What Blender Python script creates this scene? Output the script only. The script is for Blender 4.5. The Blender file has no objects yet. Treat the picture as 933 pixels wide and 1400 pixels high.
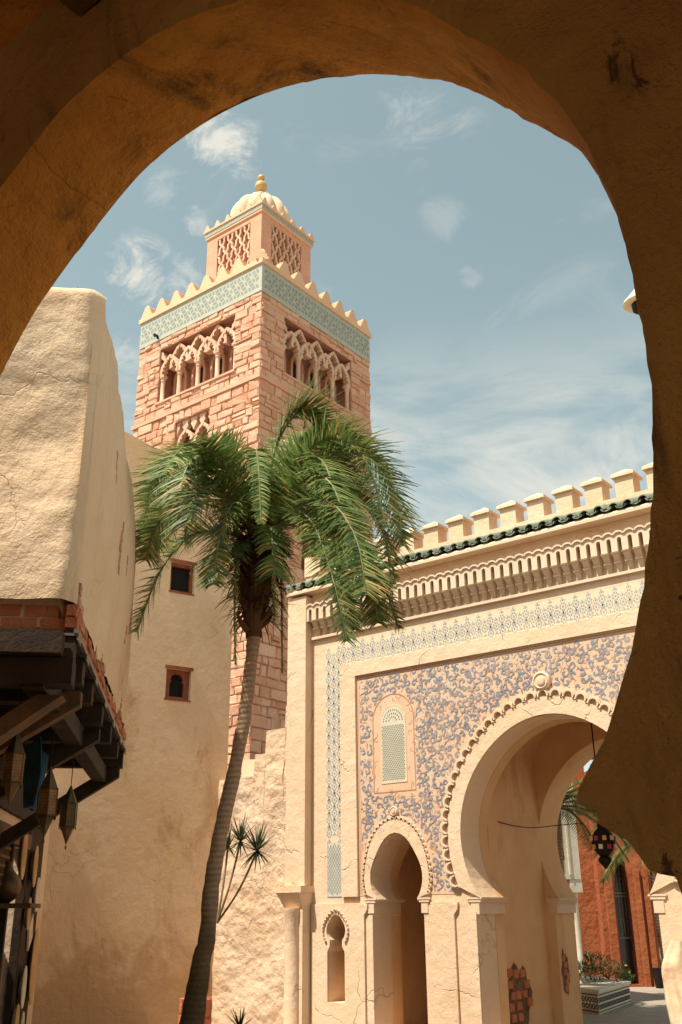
import bpy, math, random
from math import sin, cos, pi, radians, sqrt, atan2, hypot
from mathutils import Vector, Matrix, noise
from mathutils.geometry import tessellate_polygon
random.seed(7)
sc = bpy.context.scene
V = Vector

# ------------------------------------------------------------------ camera
cam = bpy.data.cameras.new('camera')
camo = bpy.data.objects.new('camera', cam)
sc.collection.objects.link(camo)
yaw, th, roll = radians(52.1), math.atan(548 / 1360), radians(0.5)
fh = V((-cos(yaw), sin(yaw), 0))
F = fh * cos(th) + V((0, 0, sin(th)))
R0 = V((fh.y, -fh.x, 0)); U0 = R0.cross(F)
R_ = R0 * cos(roll) - U0 * sin(roll); U_ = R_.cross(F)
m = Matrix((R_, U_, -F)).transposed().to_4x4()
m.translation = V((0, 0, 1.65))
camo.matrix_world = m
cam.sensor_fit = 'VERTICAL'; cam.sensor_height = 36.0
cam.lens = 1360 / 1400 * 36.0
cam.clip_start = 0.05; cam.clip_end = 2000
sc.camera = camo

# ------------------------------------------------------------------ light
to_sun = V((-0.285, -0.958, 0)).normalized() * cos(radians(61)) + V((0, 0, sin(radians(61))))
sun = bpy.data.lights.new('sun', 'SUN'); sun.energy = 5.0; sun.angle = radians(0.55)
sun.color = (1.0, 0.93, 0.82)
suno = bpy.data.objects.new('sun', sun); sc.collection.objects.link(suno)
suno.rotation_euler = to_sun.to_track_quat('Z', 'Y').to_euler()
suno.location = (0, 0, 40)
sc.view_settings.view_transform = 'Standard'; sc.view_settings.look = 'None'
sc.view_settings.exposure = 0.57; sc.view_settings.gamma = 1.0
sc.render.film_transparent = False

w = bpy.data.worlds.new('World'); sc.world = w; w.use_nodes = True
nt = w.node_tree; nt.nodes.clear()
def N(t, tree=None, **kw):
    n = (tree or nt).nodes.new(t)
    for k, v in kw.items(): setattr(n, k, v)
    return n
def L(a, b, tree=None): (tree or nt).links.new(a, b)
sky = N('ShaderNodeTexSky', sky_type='NISHITA', sun_disc=False)
sky.sun_elevation = radians(61); sky.sun_rotation = atan2(to_sun.x, to_sun.y)
sky.air_density = 1.0; sky.dust_density = 2.2; sky.ozone_density = 1.0
hs = N('ShaderNodeHueSaturation'); hs.inputs['Saturation'].default_value = 0.50; hs.inputs['Hue'].default_value = 0.462
L(sky.outputs[0], hs.inputs['Color'])
tc = N('ShaderNodeTexCoord')
SKYDIR = tc.outputs['Generated']
def vmath(op, a, b=None):
    n = N('ShaderNodeVectorMath', operation=op)
    for i, x in enumerate((a, b)):
        if x is None: continue
        if isinstance(x, (tuple, list, Vector)): n.inputs[i].default_value = tuple(x)
        else: L(x, n.inputs[i])
    return n
def fmath(op, a, b=None, tree=None, clamp=False):
    n = N('ShaderNodeMath', tree, operation=op); n.use_clamp = clamp
    for i, x in enumerate((a, b)):
        if x is None: continue
        if isinstance(x, (int, float)): n.inputs[i].default_value = x
        else: L(x, n.inputs[i], tree)
    return n.outputs[0]
def mrange(v, a, b, c=0.0, d=1.0, tree=None, smooth=True):
    n = N('ShaderNodeMapRange', tree); n.interpolation_type = 'SMOOTHSTEP' if smooth else 'LINEAR'
    L(v, n.inputs['Value'], tree)
    n.inputs['From Min'].default_value = a; n.inputs['From Max'].default_value = b
    n.inputs['To Min'].default_value = c; n.inputs['To Max'].default_value = d
    return n.outputs['Result']
def wnoise(scale, stretch, detail=8, rough=0.6, off=0.0, dist=0.0):
    mp = N('ShaderNodeMapping'); L(SKYDIR, mp.inputs['Vector'])
    mp.inputs['Scale'].default_value = stretch; mp.inputs['Location'].default_value = (off, off * .7, off * .3)
    n = N('ShaderNodeTexNoise'); L(mp.outputs[0], n.inputs['Vector'])
    n.inputs['Scale'].default_value = scale; n.inputs['Detail'].default_value = detail
    n.inputs['Roughness'].default_value = rough; n.inputs['Distortion'].default_value = dist
    return n.outputs['Fac']
def skyray(px, py):
    return (F * 1360 + R_ * (px - 466.5) - U_ * (py - 700)).normalized()
# broad thin veil low in the sky, all round, and thin wisps higher up
sep = N('ShaderNodeSeparateXYZ'); L(SKYDIR, sep.inputs[0])
low = mrange(sep.outputs['Z'], 0.56, 0.36)
veil = fmath('MULTIPLY', mrange(wnoise(3.2, (1, 1, 3.2), 10, 0.62, 1.3, 0.5), 0.39, 0.62), low)
wisp = fmath('MULTIPLY', mrange(wnoise(5.0, (1, 1.6, 2.0), 10, 0.62, 4.1, 0.6), 0.56, 0.82), 0.35)
cl = fmath('MAXIMUM', veil, wisp)
# a few small cumulus puffs, each at its own direction in the sky
puffn = wnoise(16.0, (1, 1, 1.5), 10, 0.68, 2.2, 0.8)
for (px, py, r, k) in ((296, 196, 52, .95), (192, 372, 44, .9), (270, 300, 24, .6), (250, 380, 34, .55), (572, 150, 50, .30), (610, 290, 34, .20),
                       (640, 178, 30, .26), (645, 380, 18, .2), (175, 500, 40, .5), (230, 250, 40, .3)):
    d = skyray(px, py)
    dv = vmath('DISTANCE', SKYDIR, d)
    near = mrange(dv.outputs['Value'], 1.7 * r / 1466, 0.1 * r / 1466, 0, 1)
    sub = fmath('ADD', near, fmath('MULTIPLY', fmath('SUBTRACT', puffn, 0.52), 5.0))
    p = fmath('MULTIPLY', mrange(sub, 0.15, 1.5), mrange(near, 0.0, 0.55))
    cl = fmath('MAXIMUM', cl, fmath('MULTIPLY', p, k))
mixc = N('ShaderNodeMix', data_type='RGBA')
L(fmath('MULTIPLY', cl, 0.92, clamp=True), mixc.inputs['Factor'])
mul = N('ShaderNodeMix', data_type='RGBA', blend_type='MULTIPLY'); mul.inputs['Factor'].default_value = 1
L(hs.outputs[0], mul.inputs['A']); mul.inputs['B'].default_value = (0.90, 0.98, 0.93, 1)
L(mul.outputs['Result'], mixc.inputs['A']); mixc.inputs['B'].default_value = (5.2, 4.95, 4.3, 1)
bg = N('ShaderNodeBackground'); bg.inputs['Strength'].default_value = 0.12
L(mixc.outputs['Result'], bg.inputs['Color'])
wo = N('ShaderNodeOutputWorld'); L(bg.outputs[0], wo.inputs['Surface'])

# ------------------------------------------------------------------ materials
def newmat(name):
    mt = bpy.data.materials.new(name); mt.use_nodes = True
    t = mt.node_tree; b = t.nodes['Principled BSDF']
    b.inputs['Specular IOR Level'].default_value = 0.25
    return mt, t, b
def nz(t, src, scale, detail=4, rough=0.55, dist=0.0, stretch=None):
    if stretch:
        mp = N('ShaderNodeMapping', t); L(src, mp.inputs['Vector'], t); mp.inputs['Scale'].default_value = stretch; src = mp.outputs[0]
    n = N('ShaderNodeTexNoise', t); L(src, n.inputs['Vector'], t)
    n.inputs['Scale'].default_value = scale; n.inputs['Detail'].default_value = detail
    n.inputs['Roughness'].default_value = rough; n.inputs['Distortion'].default_value = dist
    return n.outputs['Fac']
def mixcol(t, fac, a, b, mode='MIX'):
    n = N('ShaderNodeMix', t, data_type='RGBA', blend_type=mode)
    if isinstance(fac, (int, float)): n.inputs['Factor'].default_value = fac
    else: L(fac, n.inputs['Factor'], t)
    for k, x in (('A', a), ('B', b)):
        if isinstance(x, (tuple, list)): n.inputs[k].default_value = (*x[:3], 1)
        else: L(x, n.inputs[k], t)
    return n.outputs['Result']
def bump(t, b, heights, dist=1.0):
    h = None
    for src, k in heights:
        v = fmath('MULTIPLY', src, k, t)
        h = v if h is None else fmath('ADD', h, v, t)
    bn = N('ShaderNodeBump', t); bn.inputs['Strength'].default_value = 1.0; bn.inputs['Distance'].default_value = dist
    L(h, bn.inputs['Height'], t); L(bn.outputs[0], b.inputs['Normal'], t)
def stucco(name, base, alt, stain=None, stain_amt=0.3, big=0.02, fine=0.004, cracks=0.0, scale=1.0, chips=None, chip_amt=0.0, low_tint=None, low_z=0.8, rough=0.93):
    mt, t, b = newmat(name)
    P = N('ShaderNodeNewGeometry', t).outputs['Position']
    n1 = nz(t, P, 0.8 * scale, 6, 0.62, 0.4); n2 = nz(t, P, 4.5 * scale, 6, 0.65); n3 = nz(t, P, 34 * scale, 4, 0.7)
    n4 = nz(t, P, 9 * scale, 5, 0.6, 0.8)
    col = mixcol(t, mrange(n1, 0.35, 0.65, tree=t), base, alt)
    dk = tuple(c * .80 for c in base); col = mixcol(t, mrange(n2, 0.50, 0.78, 0, 0.55, tree=t), col, dk)
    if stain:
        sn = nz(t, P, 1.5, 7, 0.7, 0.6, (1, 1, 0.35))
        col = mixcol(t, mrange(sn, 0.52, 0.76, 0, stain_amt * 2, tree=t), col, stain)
    hs_ = [(n2, big), (n3, fine), (n4, big * .22), (nz(t, P, 80 * scale, 3, .6), fine * .5)]
    if cracks > 0:
        wv = N('ShaderNodeTexNoise', t); L(P, wv.inputs['Vector'], t); wv.inputs['Scale'].default_value = 1.6; wv.inputs['Detail'].default_value = 6
        va = N('ShaderNodeVectorMath', t, operation='MULTIPLY_ADD'); L(wv.outputs['Color'], va.inputs[0], t); va.inputs[1].default_value = (.9, .9, .9); L(P, va.inputs[2], t)
        vo = N('ShaderNodeTexVoronoi', t, feature='DISTANCE_TO_EDGE'); L(va.outputs[0], vo.inputs['Vector'], t); vo.inputs['Scale'].default_value = 0.9
        cm = fmath('MULTIPLY', mrange(vo.outputs['Distance'], 0.012, 0.0, tree=t), mrange(nz(t, P, 1.1, 3), 0.50, 0.62, tree=t), t)
        hs_.append((cm, -0.012 * cracks))
        col = mixcol(t, fmath('MULTIPLY', cm, 0.45 * cracks, t), col, tuple(c * .45 for c in base))
    if chips:
        cn = fmath('MULTIPLY', mrange(nz(t, P, 3.2, 7, 0.7, 1.2), 0.66 - chip_amt * .1, 0.70 - chip_amt * .1, tree=t), 0.8, t)
        col = mixcol(t, cn, col, chips); hs_.append((cn, -0.012))
    if low_tint:
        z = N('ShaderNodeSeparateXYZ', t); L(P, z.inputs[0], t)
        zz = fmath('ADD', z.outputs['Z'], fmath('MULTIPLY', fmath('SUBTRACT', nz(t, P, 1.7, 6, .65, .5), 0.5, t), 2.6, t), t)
        col = mixcol(t, fmath('MULTIPLY', mrange(zz, low_z, low_z - 0.9, tree=t), 0.7, t), col, low_tint)
    L(col, b.inputs['Base Color'], t); b.inputs['Roughness'].default_value = rough
    bump(t, b, hs_)
    return mt
def plain(name, col, rough=0.7, var=0.15, metal=0.0, bscale=20, bk=0.003, spec=0.3, alt=None):
    mt, t, b = newmat(name)
    P = N('ShaderNodeNewGeometry', t).outputs['Position']
    n1 = nz(t, P, bscale * .25, 5, .6); n2 = nz(t, P, bscale, 4, .65)
    a2 = alt or tuple(c * (1 - var * 2) for c in col)
    L(mixcol(t, mrange(n1, .35, .7, tree=t), col, a2), b.inputs['Base Color'], t)
    b.inputs['Roughness'].default_value = rough; b.inputs['Metallic'].default_value = metal
    b.inputs['Specular IOR Level'].default_value = spec
    if bk: bump(t, b, [(n2, bk)])
    return mt
M = {}
CREAM = (0.70, 0.515, 0.35)
M['gate'] = stucco('cream_stucco', CREAM, (0.68, 0.475, 0.30), (0.60, 0.34, 0.17), 0.22, 0.020, 0.004, 0.8, low_tint=(0.55, 0.27, 0.12), low_z=0.15)
M['gate_in'] = stucco('ochre_passage_plaster', (0.70, 0.44, 0.23), (0.62, 0.36, 0.17), (0.42, 0.22, 0.10), 0.35, 0.010, 0.002)
M['trim'] = stucco('cream_trim', (0.68, 0.515, 0.36), (0.64, 0.47, 0.32), None, 0, 0.006, 0.0015)
M['stair'] = stucco('rough_cream_stucco', (0.66, 0.485, 0.33), (0.62, 0.43, 0.27), (0.55, 0.30, 0.14), 0.25, 0.055, 0.006, 0.5, chips=None, low_tint=(0.58, 0.27, 0.13), low_z=0.2)
M['mid'] = stucco('tan_stucco', (0.73, 0.515, 0.325), (0.68, 0.455, 0.26), (0.42, 0.23, 0.10), 0.45, 0.034, 0.005, 0.5, low_tint=(0.42, 0.22, 0.09), low_z=1.5)  # brown tint reaches higher here, darker towards the foot of the wall
M['left'] = stucco('weathered_tan_stucco', (0.73, 0.55, 0.365), (0.69, 0.49, 0.30), (0.45, 0.22, 0.11), 0.34, 0.026, 0.005, 0.35, chips=(0.42, 0.19, 0.09), chip_amt=-0.3)
M['arch'] = stucco('brown_ochre_plaster', (0.74, 0.32, 0.048), (0.50, 0.20, 0.030), (0.14, 0.068, 0.018), 0.7, 0.055, 0.010, 0.4, chips=(0.14, 0.07, 0.022), chip_amt=.1)  # extra orange puts the soffit's bounce glow into the colour
M['arch2'] = stucco('shaded_face_plaster', (0.52, 0.30, 0.085), (0.38, 0.205, 0.055), (0.13, 0.075, 0.025), 0.8, 0.055, 0.014, 0.7, chips=(0.10, 0.055, 0.02), chip_amt=.25)  # soffit plaster again, the wall faces' duller light put into the colour
M['red'] = stucco('terracotta_stucco', (0.34, 0.105, 0.038), (0.28, 0.075, 0.025), (0.25, 0.07, 0.03), 0.4, 0.05, 0.004, 0.4)
M['white'] = stucco('off_white_stucco', (0.70, 0.62, 0.48), (0.64, 0.55, 0.42), None, 0, 0.006, 0.002)
M['pink'] = stucco('pink_plaster', (0.66, 0.37, 0.24), (0.60, 0.32, 0.20), None, 0, 0.02, 0.004, scale=1.4)
M['peach'] = stucco('peach_render', (0.72, 0.47, 0.29), (0.70, 0.44, 0.27), None, 0, 0.004, 0.002)
M['carve'] = stucco('pale_carved_stone', (0.66, 0.46, 0.32), (0.58, 0.34, 0.22), None, 0, 0.01, 0.002, scale=2)
M['mortar_recess'] = stucco('rose_mortar_recess', (0.36, 0.18, 0.11), (0.42, 0.22, 0.14), None, 0, 0.02, 0.004)
M['dome'] = stucco('dome_stucco', (0.70, 0.56, 0.38), (0.64, 0.50, 0.33), None, 0, 0.008, 0.002)
M['gold'] = plain('ochre_gilt', (0.60, 0.40, 0.16), 0.45, 0.1)
M['wood'] = plain('dark_timber', (0.042, 0.021, 0.008), 0.8, 0.3, bscale=14, bk=0.01)
M['wood2'] = plain('brown_timber', (0.16, 0.075, 0.025), 0.75, 0.25, bscale=14, bk=0.008)
M['metal'] = plain('grey_flashing', (0.22, 0.20, 0.16), 0.45, 0.15, 0.6)
M['redwood'] = plain('rust_red_wood', (0.30, 0.09, 0.035), 0.7, 0.2)
M['dark'] = plain('dark_void', (0.015, 0.013, 0.012), 0.9, 0.1, bk=0)
M['glass'] = plain('dark_glass', (0.02, 0.03, 0.035), 0.12, 0.1, bk=0, spec=0.6)
M['aqua'] = plain('aqua_tile_ground', (0.44, 0.44, 0.35), 0.5, 0.05, bk=0.001)
M['aqua2'] = plain('grey_green_tile', (0.25, 0.29, 0.25), 0.45, 0.08, bk=0.001)
M['aqua3'] = plain('shadowed_grille', (0.16, 0.18, 0.15), 0.8, 0.1, bk=0)
M['mortar_recess2'] = plain('bared_mortar', (0.20, 0.10, 0.05), 0.95, 0.3, bscale=30, bk=0.01)
M['blue'] = plain('faded_blue_paint', (0.18, 0.20, 0.24), 0.75, 0.12, bscale=6, bk=0, alt=(0.30, 0.29, 0.29))
M['blue2'] = plain('slate_blue_glaze', (0.26, 0.30, 0.34), 0.6, 0.12, bk=0, bscale=8, alt=(0.42, 0.42, 0.38))
M['net'] = plain('pale_grey_line', (0.36, 0.37, 0.37), 0.7, 0.1, bk=0)
M['netbg'] = plain('pale_net_ground', (0.60, 0.54, 0.40), 0.8, 0.05, bk=0)
M['stripbg'] = plain('strip_ground', (0.68, 0.55, 0.37), 0.8, 0.04, bk=0.001)
M['panelbg'] = plain('peach_panel', (0.66, 0.40, 0.24), 0.85, 0.1, bscale=9, bk=0.003, alt=(0.62, 0.45, 0.32))
M['russet'] = plain('russet_line', (0.46, 0.24, 0.14), 0.8, 0.1, bk=0)
M['buff'] = plain('buff_line', (0.68, 0.52, 0.34), 0.8, 0.1, bk=0)
M['cloth'] = plain('blue_cloth', (0.015, 0.06, 0.09), 0.9, 0.3)
M['brass'] = plain('aged_brass', (0.13, 0.075, 0.03), 0.45, 0.3, 0.6)
M['copper'] = plain('copper_panel', (0.30, 0.13, 0.045), 0.5, 0.25, 0.3, bscale=40)
M['plate'] = plain('glazed_plate', (0.55, 0.31, 0.12), 0.4, 0.1)
M['plate2'] = plain('pale_plate', (0.68, 0.55, 0.38), 0.4, 0.1)
M['iron'] = plain('black_iron', (0.02, 0.015, 0.012), 0.6, 0.2, 0.4)
M['husk'] = plain('dry_husk', (0.10, 0.045, 0.016), 0.95, 0.35, bscale=8, bk=0.01)
M['husk2'] = plain('russet_fibre', (0.20, 0.095, 0.035), 0.95, 0.3, bscale=8, bk=0.01)
M['stem'] = plain('olive_stem', (0.20, 0.19, 0.07), 0.6, 0.15)
M['bark'] = plain('pale_bark', (0.33, 0.21, 0.11), 0.9, 0.2)
M['flower'] = plain('orange_petal', (0.65, 0.25, 0.03), 0.7, 0.2, bk=0)
M['soil'] = plain('soil', (0.05, 0.03, 0.02), 0.95)

def brickmat(name, c1, c2):
    mt, t, b = newmat(name)
    P = N('ShaderNodeNewGeometry', t)
    oi = N('ShaderNodeObjectInfo', t)
    r = fmath('FRACT', fmath('ADD', P.outputs['Random Per Island'], oi.outputs['Random'], t), None, t)
    n2 = nz(t, P.outputs['Position'], 12, 6, .7, .5); n3 = nz(t, P.outputs['Position'], 2.2, 4)
    c = mixcol(t, mrange(r, 0, 1, smooth=False, tree=t), c1, c2)
    c = mixcol(t, mrange(n3, .42, .68, 0, .55, tree=t), c, tuple(x * .8 + .1 for x in c1))
    c = mixcol(t, mrange(n2, .5, .8, 0, .45, tree=t), c, tuple(x * .55 for x in c2))
    L(c, b.inputs['Base Color'], t); b.inputs['Roughness'].default_value = .9
    bump(t, b, [(n2, 0.035), (nz(t, P.outputs['Position'], 50, 3), .006)])
    return mt
M['stone'] = brickmat('rose_stone', (0.70, 0.43, 0.28), (0.57, 0.275, 0.16))
M['brick2'] = brickmat('weathered_brick', (0.60, 0.31, 0.17), (0.50, 0.22, 0.11))
M['brick'] = brickmat('red_brick', (0.55, 0.19, 0.08), (0.42, 0.12, 0.05))

def leafmat(name, c1, c2, c3, dry=0.1):
    mt, t, b = newmat(name)
    g = N('ShaderNodeNewGeometry', t); r = g.outputs['Random Per Island']
    oi = N('ShaderNodeObjectInfo', t)
    c = mixcol(t, r, c1, c2)
    n1 = nz(t, g.outputs['Position'], 2.2, 3)
    rr = fmath('ADD', fmath('MULTIPLY', r, .6, t), fmath('MULTIPLY', n1, .8, t), t)
    c = mixcol(t, mrange(rr, 1.02 - dry, 1.12 - dry, tree=t), c, c3)
    L(c, b.inputs['Base Color'], t); b.inputs['Roughness'].default_value = .5; b.inputs['Specular IOR Level'].default_value = .3
    tr = N('ShaderNodeBsdfTranslucent', t); L(c, tr.inputs['Color'], t)
    ms = N('ShaderNodeMixShader', t); ms.inputs['Fac'].default_value = .28
    L(b.outputs[0], ms.inputs[1], t); L(tr.outputs[0], ms.inputs[2], t)
    L(ms.outputs[0], t.nodes['Material Output'].inputs['Surface'], t)
    return mt
M['palm'] = leafmat('palm_leaflet', (0.06, 0.12, 0.028), (0.25, 0.31, 0.085), (0.45, 0.30, 0.09), 0.12)
M['palmdry'] = leafmat('yellowing_leaflet', (0.10, 0.13, 0.045), (0.26, 0.24, 0.085), (0.55, 0.33, 0.10), 0.25)
M['spike'] = leafmat('spiky_leaf', (0.035, 0.05, 0.018), (0.07, 0.075, 0.028), (0.1, .08, .03), 0.0)
M['bush'] = leafmat('bush_leaf', (0.025, 0.055, 0.015), (0.06, 0.10, 0.025), (0.15, .12, .04), 0.0)
# trunk with ring scars
mt, t, b = newmat('palm_bark')
P = N('ShaderNodeNewGeometry', t).outputs['Position']
wv = N('ShaderNodeTexWave', t, wave_type='BANDS', bands_direction='Z'); L(P, wv.inputs['Vector'], t)
wv.inputs['Scale'].default_value = 5.5; wv.inputs['Distortion'].default_value = 2.4; wv.inputs['Detail'].default_value = 4
c = mixcol(t, wv.outputs['Fac'], (0.38, 0.25, 0.155), (0.28, 0.18, 0.11))
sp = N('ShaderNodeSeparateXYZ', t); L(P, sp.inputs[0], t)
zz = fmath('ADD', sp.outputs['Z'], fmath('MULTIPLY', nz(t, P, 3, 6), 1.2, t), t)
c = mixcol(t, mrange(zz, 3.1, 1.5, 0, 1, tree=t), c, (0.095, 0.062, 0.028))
L(c, b.inputs['Base Color'], t); b.inputs['Roughness'].default_value = .95
bump(t, b, [(wv.outputs['Fac'], .006), (nz(t, P, 18, 6, .7), .025)])
M['trunk'] = mt
# paving
mt, t, b = newmat('paving')
P = N('ShaderNodeNewGeometry', t).outputs['Position']
bk = N('ShaderNodeTexBrick', t); L(P, bk.inputs['Vector'], t); bk.inputs['Scale'].default_value = 1.6
bk.inputs['Color1'].default_value = (.30, .24, .19, 1); bk.inputs['Color2'].default_value = (.36, .29, .23, 1); bk.inputs['Mortar'].default_value = (.2, .16, .12, 1)
bk.inputs['Mortar Size'].default_value = .012
L(mixcol(t, mrange(nz(t, P, 3, 6), .4, .7, 0, .4, tree=t), bk.outputs['Color'], (.24, .19, .15)), b.inputs['Base Color'], t)
b.inputs['Roughness'].default_value = .85; bump(t, b, [(nz(t, P, 30, 4), .003), (bk.outputs['Fac'], -.003)])
M['paving'] = mt
# green glazed roof tile
mt, t, b = newmat('green_glazed_tile')
P = N('ShaderNodeNewGeometry', t).outputs['Position']; oi = N('ShaderNodeObjectInfo', t)
c = mixcol(t, oi.outputs['Random'], (0.11, 0.15, 0.105), (0.20, 0.235, 0.165))
c = mixcol(t, mrange(nz(t, P, 9, 6, .7), .45, .7, 0, .8, tree=t), c, (0.36, 0.37, 0.27))
L(c, b.inputs['Base Color'], t); b.inputs['Roughness'].default_value = .35; bump(t, b, [(nz(t, P, 25, 4), .004)])
M['tile'] = mt

# ------------------------------------------------------------------ mesh helpers
class Fr:                      # local frame: a along u, b along v, c along w
    def __init__(s, o, u=(1, 0, 0), v=(0, 0, 1), w=None):
        s.o = V(o); s.u = V(u).normalized(); s.v = V(v).normalized()
        s.w = V(w).normalized() if w is not None else s.u.cross(s.v)
    def __call__(s, a, b, c=0.0): return s.o + s.u * a + s.v * b + s.w * c
W = Fr((0, 0, 0), (1, 0, 0), (0, 1, 0), (0, 0, 1))
class MB:
    def __init__(s): s.v = []; s.f = []
    def add(s, vs, fs):
        k = len(s.v); s.v += [tuple(x) for x in vs]; s.f += [tuple(i + k for i in f) for f in fs]
    def box(s, fr, a0, a1, b0, b1, c0, c1):
        s.add([fr(a, b, c) for c in (c0, c1) for b in (b0, b1) for a in (a0, a1)],
              [(0, 2, 3, 1), (4, 5, 7, 6), (0, 1, 5, 4), (2, 6, 7, 3), (0, 4, 6, 2), (1, 3, 7, 5)])
    def prism(s, fr, pts, c0, c1, caps=(1, 1)):     # 2D outline extruded along c
        n = len(pts)
        area = sum(pts[i][0] * pts[(i + 1) % n][1] - pts[(i + 1) % n][0] * pts[i][1] for i in range(n))
        if area < 0: pts = pts[::-1]
        vs = [fr(x, y, c0) for x, y in pts] + [fr(x, y, c1) for x, y in pts]
        tr = tessellate_polygon([[V((x, y, 0)) for x, y in pts]])
        fs = [(i, (i + 1) % n, (i + 1) % n + n, i + n) for i in range(n)]
        if caps[0]: fs += [tuple(t_) for t_ in tr]
        if caps[1]: fs += [tuple(i + n for i in t_) for t_ in tr]
        s.add(vs, fs)
    def wall(s, fr, outer, holes, c0, c1, back=True):     # slab with holes; c1 is the front
        loops = [outer] + holes; flat = [p for l in loops for p in l]
        n = len(flat)
        tr = tessellate_polygon([[V((x, y, 0)) for x, y in l] for l in loops])
        fs = [tuple(i + n for i in t_) for t_ in tr]
        if back: fs += [tuple(t_) for t_ in tr]
        k = 0
        for l in loops:
            q = len(l)
            fs += [(k + i, k + (i + 1) % q, k + (i + 1) % q + n, k + i + n) for i in range(q)]; k += q
        s.add([fr(x, y, c0) for x, y in flat] + [fr(x, y, c1) for x, y in flat], fs)
    def tube(s, pts, rad, seg=8, cap=True):
        pts = [V(p) for p in pts]; n = len(pts); vs = []
        up = V((0, 0, 1)); prev = None
        for i, p in enumerate(pts):
            d = (pts[min(i + 1, n - 1)] - pts[max(i - 1, 0)]).normalized()
            if prev is None:
                a = d.cross(V((1, 0, 0)) if abs(d.x) < .8 else V((0, 1, 0))).normalized()
            else: a = (prev - d * prev.dot(d)).normalized()
            prev = a; b = d.cross(a)
            r = rad[i] if isinstance(rad, (list, tuple)) else rad
            vs += [p + (a * cos(2 * pi * j / seg) + b * sin(2 * pi * j / seg)) * r for j in range(seg)]
        fs = [(i * seg + j, i * seg + (j + 1) % seg, (i + 1) * seg + (j + 1) % seg, (i + 1) * seg + j) for i in range(n - 1) for j in range(seg)]
        if cap: fs += [tuple(range(seg))[::-1], tuple((n - 1) * seg + j for j in range(seg))]
        s.add(vs, fs)
    def lathe(s, fr, prof, seg=16, lobes=0, amp=0.0):     # prof: (radius, height)
        vs = []
        for r, h in prof:
            for j in range(seg):
                a = 2 * pi * j / seg
                rr = r * (1 - amp * (1 - abs(sin(a * lobes / 2)) ** .6)) if lobes else r
                vs.append(fr(rr * cos(a), h, rr * sin(a)))
        n = len(prof)
        s.add(vs, [(i * seg + j, i * seg + (j + 1) % seg, (i + 1) * seg + (j + 1) % seg, (i + 1) * seg + j) for i in range(n - 1) for j in range(seg)]
              + [tuple(range(seg))[::-1], tuple((n - 1) * seg + j for j in range(seg))])
    def grid(s, fn, nu, nv):
        vs = [fn(i / nu, j / nv) for j in range(nv + 1) for i in range(nu + 1)]
        s.add(vs, [(j * (nu + 1) + i, j * (nu + 1) + i + 1, (j + 1) * (nu + 1) + i + 1, (j + 1) * (nu + 1) + i) for j in range(nv) for i in range(nu)])
    def ribbon(s, fr, pts, wd, c):     # flat stroke on a plane
        n = len(pts); vs = []
        for i in range(n):
            x0, y0 = pts[max(i - 1, 0)]; x1, y1 = pts[min(i + 1, n - 1)]
            dx, dy = x1 - x0, y1 - y0; l = hypot(dx, dy) or 1
            h = (wd[i] if isinstance(wd, (list, tuple)) else wd) / 2
            vs += [fr(pts[i][0] - dy / l * h, pts[i][1] + dx / l * h, c), fr(pts[i][0] + dy / l * h, pts[i][1] - dx / l * h, c)]
        s.add(vs, [(2 * i, 2 * i + 1, 2 * i + 3, 2 * i + 2) for i in range(n - 1)])
ORG = {}
coll = sc.collection
def link(o, parent=None, org=None):
    coll.objects.link(o)
    if parent is not None: o.parent = parent
    return o
def obj(name, mb, mat_, parent=None, smooth=None, kind=None, at=None, label=None):
    """one mesh object; vertices are given in world space"""
    if parent is not None: og = ORG[parent.name]
    elif at is not None: og = V(at)
    else: og = V((0, 0, 0))
    me = bpy.data.meshes.new(name)
    me.from_pydata([(x - og.x, y - og.y, z - og.z) for x, y, z in mb.v], [], mb.f)
    me.materials.append(M[mat_] if isinstance(mat_, str) else mat_)
    import bmesh
    bm = bmesh.new(); bm.from_mesh(me)
    if len(me.polygons) < 40000: bmesh.ops.recalc_face_normals(bm, faces=bm.faces) if smooth != 'leaf' else None
    bm.to_mesh(me); bm.free()
    if smooth and smooth != 'leaf':
        me.shade_smooth(); me.set_sharp_from_angle(angle=radians(smooth if isinstance(smooth, (int, float)) and smooth is not True else 40))
    o = bpy.data.objects.new(name, me); link(o, parent)
    if parent is None: o.location = og
    ORG[o.name] = og
    if kind: o['kind'] = kind
    if label: o['label'] = label
    return o
def inst(src, name, parent, mat_world):      # a copy sharing the mesh; mat_world = world matrix
    o = bpy.data.objects.new(name, src.data); link(o, parent)
    mm = mat_world.copy(); mm.translation = mm.translation - ORG[parent.name] if parent else mm.translation
    o.matrix_basis = mm; ORG[o.name] = ORG[parent.name] if parent else V((0, 0, 0))
    return o
def tag(o, label, cat, group=None, kind=None):
    o['label'] = label; o['category'] = cat
    if group: o['group'] = group
    if kind: o['kind'] = kind
    return o
def thing(name, loc, label, cat, group=None):
    o = bpy.data.objects.new(name, None); o.empty_display_size = .3; link(o); o.location = loc
    ORG[o.name] = V(loc); return tag(o, label, cat, group)
def meshonly(name, mb, mat_, smooth=None):
    me = bpy.data.meshes.new(name); me.from_pydata(mb.v, [], mb.f); me.materials.append(M[mat_])
    import bmesh
    bm = bmesh.new(); bm.from_mesh(me); bmesh.ops.recalc_face_normals(bm, faces=bm.faces); bm.to_mesh(me); bm.free()
    if smooth: me.shade_smooth(); me.set_sharp_from_angle(angle=radians(40))
    return me
def place(name, me, parent, mw, kind=None):
    o = bpy.data.objects.new(name, me); link(o, parent)
    mm = mw.copy()
    if parent is not None: mm.translation = mm.translation - ORG[parent.name]
    o.matrix_basis = mm; ORG[o.name] = ORG[parent.name] if parent is not None else V((0, 0, 0)); return o
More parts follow.
